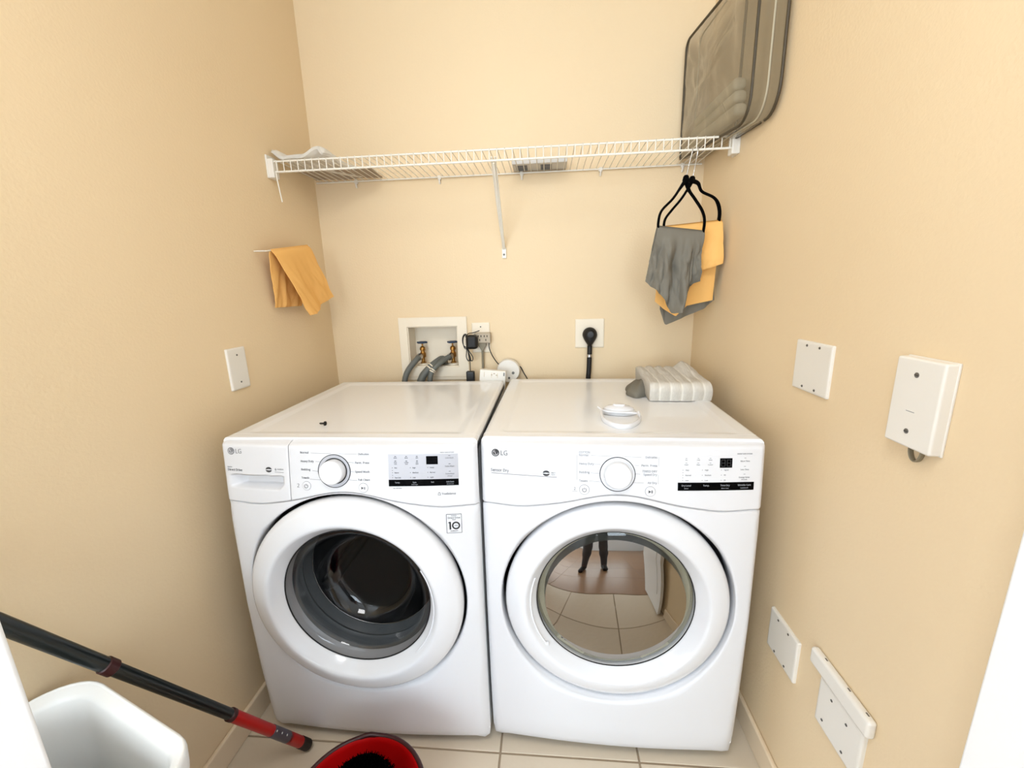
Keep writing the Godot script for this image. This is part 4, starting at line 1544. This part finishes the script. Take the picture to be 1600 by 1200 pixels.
func build_cloths() -> void:
	hanger("velvet_hanger", "black velvet hanger in front, carrying the gray cloth, hooked on the wire shelf", [Vector3(1.322, 1.516, 0.322), Vector3(1.321, 1.548, 0.322), Vector3(1.330, 1.582, 0.320), Vector3(1.364, 1.617, 0.316), Vector3(1.386, 1.648, 0.312), Vector3(1.404, 1.674, 0.309)], [Vector3(1.404, 1.674, 0.309), Vector3(1.415, 1.643, 0.310), Vector3(1.436, 1.613, 0.313), Vector3(1.459, 1.577, 0.317), Vector3(1.468, 1.546, 0.318), Vector3(1.466, 1.508, 0.318)], [Vector3(1.404, 1.67, 0.309), Vector3(1.409, 1.71, 0.310), Vector3(1.417, 1.752, 0.3125), Vector3(1.419, 1.766, 0.309), Vector3(1.420, 1.7695, 0.3035), Vector3(1.421, 1.764, 0.297), Vector3(1.421, 1.75, 0.296)])
	hanger("velvet_hanger", "black velvet hanger behind, carrying the orange cloth, hooked on the wire shelf", [Vector3(1.354, 1.528, 0.262), Vector3(1.357, 1.562, 0.262), Vector3(1.376, 1.590, 0.266), Vector3(1.402, 1.622, 0.274), Vector3(1.419, 1.652, 0.288), Vector3(1.429, 1.674, 0.291)], [Vector3(1.429, 1.674, 0.291), Vector3(1.449, 1.665, 0.291), Vector3(1.463, 1.641, 0.289), Vector3(1.502, 1.622, 0.286), Vector3(1.524, 1.604, 0.270), Vector3(1.533, 1.572, 0.266), Vector3(1.529, 1.530, 0.266)], [Vector3(1.429, 1.672, 0.291), Vector3(1.432, 1.71, 0.300), Vector3(1.434, 1.752, 0.3125), Vector3(1.436, 1.766, 0.309), Vector3(1.437, 1.7695, 0.3035), Vector3(1.438, 1.764, 0.297), Vector3(1.438, 1.752, 0.296)])
	var g := G.new()
	g.cloth(draped(Vector3(1.318, 1.535, 0.322), Vector3(1.470, 1.514, 0.318),
		[[0.0, Vector3(1.288, 1.360, 0.335)], [0.14, Vector3(1.314, 1.334, 0.340)], [0.30, Vector3(1.340, 1.308, 0.345)], [0.50, Vector3(1.378, 1.252, 0.346)], [0.66, Vector3(1.400, 1.256, 0.344)], [0.82, Vector3(1.424, 1.334, 0.338)], [1.0, Vector3(1.455, 1.356, 0.330)]],
		[[0.0, Vector3(1.294, 1.372, 0.312)], [0.5, Vector3(1.37, 1.34, 0.308)], [1.0, Vector3(1.458, 1.37, 0.308)]], 0.009, 0.028, 3), 0.005)
	tag(obj("hanging_cloth", g, M.cloth_gray), "gray cloth draped over the front black hanger", "cloth")
	g = G.new()
	g.cloth(draped(Vector3(1.352, 1.540, 0.264), Vector3(1.541, 1.553, 0.266),
		[[0.0, Vector3(1.345, 1.42, 0.257)], [0.45, Vector3(1.425, 1.40, 0.261)], [0.62, Vector3(1.466, 1.388, 0.277)], [0.8, Vector3(1.505, 1.398, 0.277)], [1.0, Vector3(1.549, 1.412, 0.275)]],
		[[0.0, Vector3(1.340, 1.290, 0.257)], [0.18, Vector3(1.372, 1.262, 0.259)], [0.42, Vector3(1.414, 1.236, 0.261)], [0.6, Vector3(1.45, 1.272, 0.259)], [1.0, Vector3(1.538, 1.290, 0.257)]], 0.010, 0.007, 5), 0.005)
	tag(obj("hanging_cloth", g, M.cloth_orange), "orange cloth draped over the rear black hanger", "cloth")
	g = G.new()
	g.cloth(draped(Vector3(1.368, 1.520, 0.216), Vector3(1.534, 1.526, 0.218),
		[[0.0, Vector3(1.362, 1.262, 0.226)], [0.16, Vector3(1.384, 1.204, 0.228)], [0.4, Vector3(1.436, 1.226, 0.228)], [0.75, Vector3(1.515, 1.260, 0.226)], [1.0, Vector3(1.551, 1.290, 0.224)]],
		[[0.0, Vector3(1.37, 1.30, 0.205)], [1.0, Vector3(1.545, 1.32, 0.205)]], 0.007, 0.005, 8), 0.005)
	tag(obj("hanging_cloth", g, M.cloth_gray), "gray cloth hanging behind the orange cloth, its hem the lowest of the bunch", "cloth")

	# orange cloth over a thin wire rod on the left wall
	var rod := thing("towel_rod", "thin white wire rod on the left wall holding an orange cloth", "towel rod")
	g = G.new()
	g.tube(spline([Vector3(0.0, 1.490, 0.446), Vector3(0.034, 1.490, 0.446), Vector3(0.045, 1.4905, 0.440), Vector3(0.045, 1.508, 0.33), Vector3(0.045, 1.528, 0.20), Vector3(0.035, 1.529, 0.185), Vector3(0.0, 1.529, 0.185)], 5), 0.0022, 8)
	obj("rod", g, M.wire_white, rod)
	var rows := []
	var p0 := Vector3(0.047, 1.494, 0.430)
	var p1 := Vector3(0.047, 1.530, 0.200)
	var nz := FastNoiseLite.new()
	nz.seed = 4
	nz.frequency = 4.0
	for i in 41:
		var s := i / 20.0 - 1.0
		var v := absf(s)
		var row := []
		for j in 29:
			var u := j / 28.0
			var top := p0.lerp(p1, u)
			var h: Vector3
			if s < 0:
				h = Vector3(0.022, 1.305, lerpf(0.398, 0.24, u))
			else:
				# the front flap swings to the back corner, its near edge slanting
				h = Vector3(0.078, 1.272, 0.318).lerp(Vector3(0.076, 1.276, 0.275), minf(u / 0.18, 1.0)) if u < 0.18 else Vector3(0.076, 1.276, 0.275).lerp(Vector3(0.062, 1.335, 0.112), (u - 0.18) / 0.82)
			var p := top.lerp(h, v)
			p.x += signf(s) * 0.007 * sqrt(minf(v / 0.1, 1.0)) + 0.010 * sm(0.05, 0.7, v) * nz.get_noise_2d(u * 1.3 + signf(s), v * 0.4)
			if s > 0:
				p.x += 0.012 * v * sin(u * 7.0 + 0.6)
			row.append(p)
		rows.append(row)
	g = G.new()
	g.cloth(rows, 0.005)
	tag(obj("hanging_cloth", g, M.cloth_orange), "orange cloth folded over the wire rod on the left wall", "cloth")

	# folded ribbed towel on the dryer
	rows = []
	var cols := []
	var nu := 97
	for i in 34:
		rows.append([])
		cols.append([])
	for j in nu:
		var u := j / float(nu - 1)
		var x := 1.288 + 0.188 * u
		var rib := absf(sin(PI * (u * 5.6 + 0.12)))
		var peak := 0.020 * exp(-pow((u - 0.86) / 0.10, 2))
		for i in 34:
			var a := i / 33.0
			var e := 0.004 * pow(rib, 0.7)
			# profile in z and y: front foot, round front, slanting top, back
			var t := a * 5.0
			var q: Vector2
			if t < 1.0:
				q = Vector2(lerpf(0.462, 0.466, t), lerpf(0.0, 0.030, t))
			elif t < 2.0:
				var w := (t - 1.0) * PI / 2
				q = Vector2(0.438 + cos(w) * 0.028, 0.030 + sin(w) * 0.026)
			elif t < 4.0:
				q = Vector2(lerpf(0.438, 0.225, (t - 2.0) / 2), 0.056 + 0.012 * (t - 2.0) / 2 + peak * sm(2.4, 3.7, t) + 0.005 * nz.get_noise_2d(u * 2.0, t * 0.5))
			else:
				q = Vector2(lerpf(0.225, 0.215, t - 4.0), (0.068 + peak) * (5.0 - t))
			var nrm := Vector2(1, 0) if t < 1 else (Vector2(cos((t - 1) * PI / 2), sin((t - 1) * PI / 2)) if t < 2 else Vector2(0, 1))
			q += nrm * e * (1.0 if t < 4 else 0.0)
			var bend := 0.006 * sin(u * 3.0)
			rows[i].append(Vector3(x + (0.02 * (q.x - 0.30)) * (u - 0.5) + 0.004 * sin(t * 2.0) * (u - 0.5), 0.981 + maxf(q.y, 0.0005), q.x + bend))
			var groove := 1.0 - sm(0.0, 0.42, rib)
			var k := lerpf(0.82, 1.0, groove)
			var speck := 0.10 * nz.get_noise_2d(u * 16.0, a * 14.0)
			cols[i].append(Color(k + speck, k * 0.985 + speck, k * 0.965 + speck) if groove < 0.6 else Color(1, 1, 0.99))
	g = G.new()
	g.colored = true
	g.grid(rows, false, false, false, cols)
	g.tint = Color(0.72, 0.70, 0.68)
	for j in [0, nu - 1]:
		var loop := []
		var c := Vector3.ZERO
		for i in 34:
			loop.append(rows[i][j])
			c += rows[i][j] / 34.0
		var inner := []
		var core := []
		for p in loop:
			inner.append(c.lerp(p, 0.7) + Vector3(-0.004 if j == 0 else 0.004, 0, 0))
			core.append(c.lerp(p, 0.02) + Vector3(-0.002 if j == 0 else 0.002, 0, 0))
		g.grid([loop, inner, core], false, true, j == 0)
	tag(obj("ribbed_towel", g, M.towel_white), "folded ribbed light gray towel with white stripes on the back right of the dryer top", "towel")

	# crumpled gray cloth tucked beside it
	rows = []
	for i in 19:
		var row := []
		var v := i / 18.0
		for j in 40:
			var a := TAU * j / 40.0
			var r := 1.0 + 0.10 * sin(a * 3 + 1.0) + 0.05 * sin(a * 7) + 0.04 * nz.get_noise_2d(cos(a) * 2, sin(a) * 2)
			var sh := cos(v * PI / 2)
			var px := cos(a) * r * sh
			var pz := sin(a) * r * sh
			var hgt := pow(sin(v * PI / 2), 0.8) * 0.050 * (0.62 + 0.5 * (px * 0.6 + 0.4))
			row.append(Vector3(1.278 + px * 0.040 - (0.012 if px < 0 else 0.0) * absf(px), 0.981 + hgt + 0.003 * sin(px * 9 + pz * 5) * v, 0.345 + pz * 0.075 - px * 0.015))
		rows.append(row)
	g = G.new()
	g.grid(rows, false, true, true)
	tag(obj("crumpled_cloth", g, M.cloth_gray), "small crumpled gray cloth tucked against the ribbed towel on the dryer top", "cloth")

	# white plastic lid with a loop handle on the dryer
	var lid := thing("loop_handled_lid", "white plastic domed lid with a curved loop handle lying on the dryer top", "lid", Vector3(1.160, 0.9805, 0.615))
	g = G.new()
	g.lathe([Vector2(0.050, 0.0), Vector2(0.0505, 0.006), Vector2(0.048, 0.010), Vector2(0.044, 0.0105), Vector2(0.0425, 0.016), Vector2(0.034, 0.021), Vector2(0.018, 0.0235), Vector2(0.016, 0.028), Vector2(0.0003, 0.0285)], 40, Transform3D(Basis(Vector3.UP, -0.15) * Basis(Vector3.RIGHT, -PI / 2), Vector3(0.006, 0, -0.02)), false, 1.0, 0.62)
	obj("dome", g, M.plastic_gloss, lid)
	g = G.new()
	g.tube(spline([Vector3(-0.056, 0.020, -0.018), Vector3(-0.036, 0.013, 0.006), Vector3(0.010, 0.012, 0.016), Vector3(0.052, 0.012, 0.024)], 6), [0.0022, 0.0026, 0.003, 0.003, 0.003, 0.003, 0.003, 0.003, 0.003, 0.003, 0.003, 0.003, 0.003, 0.003, 0.003, 0.003, 0.003, 0.003, 0.003], 8)
	obj("cross_bar", g, M.plastic_gloss, lid)
	g = G.new()
	g.tube(spline([Vector3(0.054, 0.012, 0.024), Vector3(0.053, 0.006, 0.050), Vector3(0.038, 0.005, 0.088), Vector3(0.008, 0.005, 0.122), Vector3(-0.022, 0.005, 0.118), Vector3(-0.044, 0.005, 0.080), Vector3(-0.050, 0.006, 0.045), Vector3(-0.048, 0.011, 0.008)], 6), 0.0085, 10, false, 0.5, Vector3.UP)
	obj("loop_handle", g, M.plastic_gloss, lid)
	# a dark screw forgotten on the washer
	var scr := thing("loose_screw", "tiny dark screw lying on the washing machine top", "screw", Vector3(0.314, 0.9825, 0.711))
	g = G.new()
	g.lathe([Vector2(0.0005, 0), Vector2(0.0026, 0.003), Vector2(0.0026, 0.014), Vector2(0.0062, 0.016), Vector2(0.0062, 0.0195), Vector2(0.0003, 0.020)], 14, Transform3D(Basis(Vector3(0, 0, -1), Vector3.UP, Vector3.RIGHT), Vector3(-0.012, 0.003, 0)))
	obj("screw_body", g, M.slot_dark, scr)


func hanger(called: String, label: String, left: Array, right: Array, hook: Array) -> void:
	var t := thing(called, label, "hanger")
	var g := G.new()
	for arm in [left, right]:
		var path := spline(arm, 6)
		var rad := []
		for k in path.size():
			var f := k / float(path.size() - 1)
			var near: float = f if arm == left else 1.0 - f
			rad.append(0.0080 + 0.0045 * sm(0.72, 0.95, near))
		g.tube(path, rad, 12, false, 0.5, Vector3(0, 1, 0) if false else Vector3.ZERO)
	g.lathe([Vector2(0.011, -0.002), Vector2(0.0085, 0.010), Vector2(0.0055, 0.014), Vector2(0.0003, 0.0145)], 16, Transform3D(Basis(Vector3.RIGHT, -PI / 2), left[-1]))
	# lower bar under the cloth
	g.tube([left[0], left[0].lerp(right[-1], 0.5), right[-1]], 0.0058, 10)
	obj("hanger_body", g, M.black_velvet, t)
	g = G.new()
	g.tube(spline(hook, 5), 0.0018, 8)
	obj("hook", g, M.chrome, t)


# ---------------------------------------------------------------- on the floor
func pole_piece(called: String, a: Vector3, b: Vector3, ta: float, tb: float, r: float, m: Material, parent: Node, bev := 0.002) -> void:
	var g := G.new()
	var l := (b - a).length() * (tb - ta)
	g.lathe([Vector2(0.0005, 0), Vector2(r - bev, 0), Vector2(r, bev), Vector2(r, l - bev), Vector2(r - bev, l), Vector2(0.0005, l)], 28, face(a.lerp(b, ta), b - a))
	obj(called, g, m, parent)


func build_floor_things() -> void:
	var mop := thing("leaning_mop", "dark green mop handle with red collars leaning on the left wall", "mop", Vector3.ZERO)
	var a := Vector3(0.222, 0.018, 0.872)
	var b := Vector3(0.06, 0.836, 1.30)
	pole_piece("pole", a, b, 0.76, 1.27, 0.0134, M.pole_green, mop)
	pole_piece("pole", a, b, 0.37, 0.77, 0.0124, M.pole_green, mop)
	pole_piece("collar", a, b, 0.757, 0.785, 0.0155, M.red_dark, mop, 0.003)
	pole_piece("collar", a, b, 0.368, 0.385, 0.0152, M.red_dark, mop, 0.003)
	pole_piece("red_sleeve", a, b, 0.195, 0.372, 0.0142, M.red, mop)
	pole_piece("joint", a, b, 0.10, 0.20, 0.0150, M.joint_gray, mop, 0.004)
	pole_piece("red_sleeve", a, b, 0.04, 0.115, 0.0150, M.red, mop)
	pole_piece("tip", a, b, -0.008, 0.045, 0.0160, M.tip_brown, mop, 0.006)
	for k in 3:
		var g := G.new()
		var p := a.lerp(b, 0.125 + k * 0.026)
		g.lathe([Vector2(0.0042, 0), Vector2(0.0042, 0.004), Vector2(0.002, 0.006), Vector2(0.0003, 0.0062)], 12, face(p + Vector3(0.008, 0.0105, 0.005), Vector3(0.5, 0.75, 0.4)))
		obj("joint_stud", g, M.trim_white, mop)

	# red oval bucket with a dark rim; a black brush stands in it
	var bk := thing("mop_bucket", "red oval bucket with a dark rim on the floor before the washing machine", "bucket", Vector3(0.515, 0, 1.13))
	var g := G.new()
	g.lathe([Vector2(0.0005, 0.0), Vector2(0.105, 0.0), Vector2(0.112, 0.008), Vector2(0.148, 0.205), Vector2(0.152, 0.214)], 72)
	var shell := G.new()
	shell.lathe([Vector2(0.0005, 0.0), Vector2(0.105, 0.0), Vector2(0.112, 0.008), Vector2(0.150, 0.215), Vector2(0.147, 0.218), Vector2(0.140, 0.208), Vector2(0.108, 0.03), Vector2(0.0005, 0.026)], 72, Transform3D(Basis(Vector3.RIGHT, -PI / 2), Vector3.ZERO))
	obj("bucket_body", shell, M.red, bk)
	g = G.new()
	var pts := []
	for k in 72:
		var w := TAU * k / 72
		pts.append(Vector3(cos(w) * 0.1525, 0.215 + 0.005 * exp(-pow((w - 4.5) / 0.12, 2)), sin(w) * 0.1525))
	g.tube(pts, 0.0062, 10, true)
	obj("rim", g, M.red_dark, bk)
	var br := thing("bristle_brush", "round black bristle brush standing in the red bucket", "brush", Vector3(0.528, 0.026, 1.125))
	g = G.new()
	g.lathe([Vector2(0.0005, 0), Vector2(0.05, 0), Vector2(0.055, 0.08), Vector2(0.068, 0.16), Vector2(0.074, 0.21), Vector2(0.066, 0.245), Vector2(0.042, 0.265), Vector2(0.0005, 0.27)], 40, Transform3D(Basis(Vector3.RIGHT, -PI / 2), Vector3.ZERO))
	obj("brush_core", g, M.bristle, br)
	g = G.new()
	for k in 1500:
		var d := Vector3(rng.randfn(), absf(rng.randfn()) * 0.9 + 0.1, rng.randfn()).normalized()
		var p := Vector3(0, 0.19, 0) + d * Vector3(0.066, 0.075, 0.066)
		var e := p + d * rng.randf_range(0.012, 0.022) + Vector3(rng.randf_range(-0.004, 0.004), 0, rng.randf_range(-0.004, 0.004))
		g.tube([p, e], 0.0008, 3)
	var bb := obj("bristles", g, M.bristle, br)
	bb.set_meta("kind", "stuff")

	# tall white bin, turned a little from the wall
	var bin := thing("waste_bin", "tall white plastic bin with rounded corners standing at the lower left", "bin", Vector3(0.093, 0, 1.225))
	var e1 := Vector3(0.945, 0, 0.326)
	var e2 := Vector3(-0.326, 0, 0.945)
	var outline := func(y: float, ins: float) -> Array:
		var f := 1.0 - 0.16 * (0.64 - y) / 0.64
		var out := []
		for q in [[0.318 - 0.055, 0.055, 0.055, -PI / 2], [0.318 - 0.05, 0.175 - 0.05, 0.05, 0.0], [-0.06 + 0.08, 0.175 - 0.08, 0.08, PI / 2], [-0.06 + 0.08, 0.08, 0.08, PI]]:
			for k in 9:
				var w: float = q[3] + PI / 2 * k / 8.0
				var s := q[0] + cos(w) * (q[2] - ins) as float
				var t := q[1] + sin(w) * (q[2] - ins) as float
				s = 0.1375 + (s - 0.1375) * f
				t = 0.0875 + (t - 0.0875) * f
				out.append(e1 * s + e2 * t + Vector3(0, y, 0))
		return out
	var rows := [outline.call(0.0, 0.002), outline.call(0.006, 0.0), outline.call(0.3, 0.0), outline.call(0.60, 0.0)]
	var rim := [outline.call(0.60, -0.004), outline.call(0.632, -0.005), outline.call(0.639, -0.003), outline.call(0.640, 0.0), outline.call(0.637, 0.002)]
	var inn := [outline.call(0.637, 0.002), outline.call(0.630, 0.014), outline.call(0.620, 0.020), outline.call(0.58, 0.023), outline.call(0.36, 0.024), outline.call(0.346, 0.030)]
	g = G.new()
	g.grid(rows, false, true)
	g.grid([rows[3], rim[0]], false, true)
	g.grid(inn, false, true)
	var mid := Vector3.ZERO
	for p in inn[5]:
		mid += p / float(inn[5].size())
	g.fan(mid, inn[5])
	g.fan(Vector3(mid.x, 0, mid.z), rows[0])
	obj("bin_body", g, M.bin_white, bin)
	g = G.new()
	g.grid(rim, false, true)
	obj("bin_rim", g, M.bin_white, bin)


# ---------------------------------------------------------------- the photographer, seen only in the dryer window
func nets(bones: Array, cell: float, k: float) -> G:
	# bones: [a, b, ra, rb]; smooth union of tapered capsules, meshed as surface nets
	var lo := Vector3(1e9, 1e9, 1e9)
	var hi := -lo
	var pad := 2.5 / k + cell * 2
	for q in bones:
		var r: float = maxf(q[2], q[3]) + pad
		for p in [q[0], q[1]]:
			lo = lo.min(p - Vector3(r, r, r))
			hi = hi.max(p + Vector3(r, r, r))
	var n := Vector3i(((hi - lo) / cell).ceil()) + Vector3i.ONE
	var f := PackedFloat32Array()
	f.resize(n.x * n.y * n.z)
	for q in bones:
		var a: Vector3 = q[0]
		var b: Vector3 = q[1]
		var r: float = maxf(q[2], q[3]) + pad
		var l := Vector3i(((a.min(b) - Vector3(r, r, r) - lo) / cell).floor()).clamp(Vector3i.ZERO, n - Vector3i.ONE)
		var h := Vector3i(((a.max(b) + Vector3(r, r, r) - lo) / cell).ceil()).clamp(Vector3i.ZERO, n - Vector3i.ONE)
		var ab := b - a
		var inv := 1.0 / maxf(ab.length_squared(), 1e-9)
		for z in range(l.z, h.z + 1):
			for y in range(l.y, h.y + 1):
				var o := (z * n.y + y) * n.x
				for x in range(l.x, h.x + 1):
					var p := lo + Vector3(x, y, z) * cell
					var t := clampf((p - a).dot(ab) * inv, 0, 1)
					var d: float = (p - a - ab * t).length() - lerpf(q[2], q[3], t)
					if d < pad:
						f[o + x] += exp(-k * d)
	var g := G.new()
	var id := {}
	var corner := []
	for c in 8:
		corner.append((c & 1) + ((c >> 1) & 1) * n.x + ((c >> 2) & 1) * n.x * n.y)
	for z in n.z - 1:
		for y in n.y - 1:
			var o := (z * n.y + y) * n.x
			for x in n.x - 1:
				var at := o + x
				var ins := 0
				for c in 8:
					if f[at + corner[c]] > 1.0:
						ins |= 1 << c
				if ins == 0 or ins == 255:
					continue
				var s := Vector3.ZERO
				var m := 0
				for c in 8:
					for ax in 3:
						var c2 := c | (1 << ax)
						if c2 == c or ((ins >> c) & 1) == ((ins >> c2) & 1):
							continue
						var va := log(maxf(f[at + corner[c]], 1e-6))
						var vb := log(maxf(f[at + corner[c2]], 1e-6))
						var t := clampf(va / (va - vb), 0, 1)
						var p := Vector3(c & 1, (c >> 1) & 1, (c >> 2) & 1)
						p[ax] += t
						s += p
						m += 1
				id[at] = g.v.size()
				g.v.append(lo + (Vector3(x, y, z) + s / m) * cell)
				g.c.append(Color.WHITE)
	var step := [1, n.x, n.x * n.y]
	g.n.resize(g.v.size())
	for at in id:
		for ax in 3:
			var i0 := f[at] > 1.0
			if i0 == (f[at + step[ax]] > 1.0):
				continue
			var u: int = step[(ax + 1) % 3]
			var w: int = step[(ax + 2) % 3]
			if not (id.has(at - u) and id.has(at - w) and id.has(at - u - w)):
				continue
			var q := [id[at], id[at - u], id[at - u - w], id[at - w]]
			if i0:
				q = [q[0], q[3], q[2], q[1]]
			for t in [[q[0], q[1], q[2]], [q[0], q[2], q[3]]]:
				g.ix.append_array(t)
				var nn := (g.v[t[2]] - g.v[t[0]]).cross(g.v[t[1]] - g.v[t[0]])
				for i in t:
					g.n[i] += nn
	for i in g.n.size():
		g.n[i] = g.n[i].normalized()
	return g


func build_person() -> void:
	var t := thing("person", "person in dark trousers standing behind the camera, seen mirrored in the dryer window", "person", Vector3(0.96, 0, 2.46))
	var V := func(x: float, y: float, z: float) -> Vector3: return Vector3(x, y, z)
	var body := [[V.call(0, 1.0, 0), V.call(0, 1.18, 0.01), 0.12, 0.115], [V.call(0, 1.18, 0.01), V.call(0, 1.34, 0.0), 0.12, 0.11], [V.call(-0.10, 1.36, 0), V.call(0.10, 1.36, 0), 0.085, 0.085], [V.call(0, 1.42, 0.0), V.call(0, 1.50, -0.02), 0.052, 0.05], [V.call(-0.07, 0.96, 0), V.call(0.07, 0.96, 0), 0.105, 0.105]]
	var legs := []
	var arms := []
	for s in [-1.0, 1.0]:
		var st: float = 0.05 * s
		legs.append_array([[V.call(0.09 * s, 0.92, 0), V.call(0.125 * s, 0.50, st - 0.02), 0.088, 0.058], [V.call(0.125 * s, 0.50, st - 0.02), V.call(0.14 * s, 0.36, st + 0.0), 0.056, 0.056], [V.call(0.14 * s, 0.36, st), V.call(0.16 * s, 0.09, st + 0.02), 0.055, 0.038], [V.call(0.16 * s, 0.06, st + 0.03), V.call(0.185 * s, 0.035, st - 0.13), 0.036, 0.026]])
		arms.append_array([[V.call(0.175 * s, 1.36, 0), V.call(0.23 * s, 1.10, -0.06), 0.052, 0.042], [V.call(0.23 * s, 1.10, -0.06), V.call(0.085 * s, 1.30, -0.42), 0.041, 0.027], [V.call(0.085 * s, 1.30, -0.42), V.call(0.075 * s, 1.32, -0.48), 0.030, 0.030]])
	var all := body + legs + arms
	var g := nets(all, 0.014, 60.0)
	# head with a face
	var head := [[V.call(0, 1.60, -0.01), V.call(0, 1.66, 0.005), 0.082, 0.090], [V.call(0, 1.535, -0.045), V.call(0, 1.56, -0.04), 0.042, 0.055], [V.call(0, 1.59, -0.100), V.call(0, 1.575, -0.113), 0.010, 0.014], [V.call(-0.018, 1.543, -0.089), V.call(0.018, 1.543, -0.089), 0.008, 0.008], [V.call(0, 1.48, -0.015), V.call(0, 1.55, -0.02), 0.05, 0.055]]
	for s in [-1.0, 1.0]:
		head.append([V.call(0.086 * s, 1.585, 0.0), V.call(0.090 * s, 1.62, 0.008), 0.011, 0.014])
		head.append([V.call(0.02 * s, 1.625, -0.088), V.call(0.045 * s, 1.622, -0.078), 0.011, 0.010])
	var hands := []
	for s in [-1.0, 1.0]:
		hands.append([V.call(0.085 * s, 1.30, -0.42), V.call(0.082 * s, 1.315, -0.485), 0.026, 0.030])
		for k in 4:
			var y := 1.292 + k * 0.019
			var l: float = [0.8, 0.95, 1.0, 0.92][k]
			hands.append([V.call(0.082 * s, y, -0.49), V.call(0.080 * s, y + 0.004, -0.49 - 0.035 * l), 0.0095, 0.0088])
			hands.append([V.call(0.080 * s, y + 0.004, -0.49 - 0.035 * l), V.call((0.080 - 0.030 * l) * s, y + 0.006, -0.515), 0.0086, 0.0078])
		hands.append([V.call(0.072 * s, 1.30, -0.45), V.call(0.045 * s, 1.318, -0.465), 0.012, 0.010])
		hands.append([V.call(0.045 * s, 1.318, -0.465), V.call(0.022 * s, 1.33, -0.48), 0.0098, 0.0085])
	for extra in [nets(head, 0.006, 120.0), nets(hands, 0.005, 260.0)]:
		var off: int = g.v.size()
		g.v.append_array(extra.v)
		g.n.append_array(extra.n)
		g.c.append_array(extra.c)
		for i in extra.ix:
			g.ix.append(i + off)
	obj("body", g, M.skin, t)
	var grow := func(list: Array, by: float) -> Array:
		var out := []
		for q in list:
			out.append([q[0], q[1], q[2] + by, q[3] + by])
		return out
	var trousers := []
	for s in [0, 4]:
		trousers.append_array([legs[s], legs[s + 1], legs[s + 2]])
	obj("trousers", nets(grow.call(trousers + [body[4]], 0.012), 0.014, 60.0), M.trousers, t)
	obj("shirt", nets(grow.call([body[0], body[1], body[2], arms[0], arms[3]], 0.014), 0.014, 60.0), M.shirt, t)
	for s in [3, 7]:
		obj("shoe", nets([[legs[s][0], legs[s][1], 0.046, 0.036], [legs[s][0] - Vector3(0, 0.015, 0), legs[s][1] - Vector3(0, 0.004, 0), 0.040, 0.036]], 0.008, 120.0), M.shoe, t)
	obj("hair", nets([[V.call(0, 1.645, 0.018), V.call(0, 1.68, 0.012), 0.094, 0.082], [V.call(0, 1.58, 0.045), V.call(0, 1.62, 0.035), 0.066, 0.08]], 0.008, 100.0), M.hair, t)
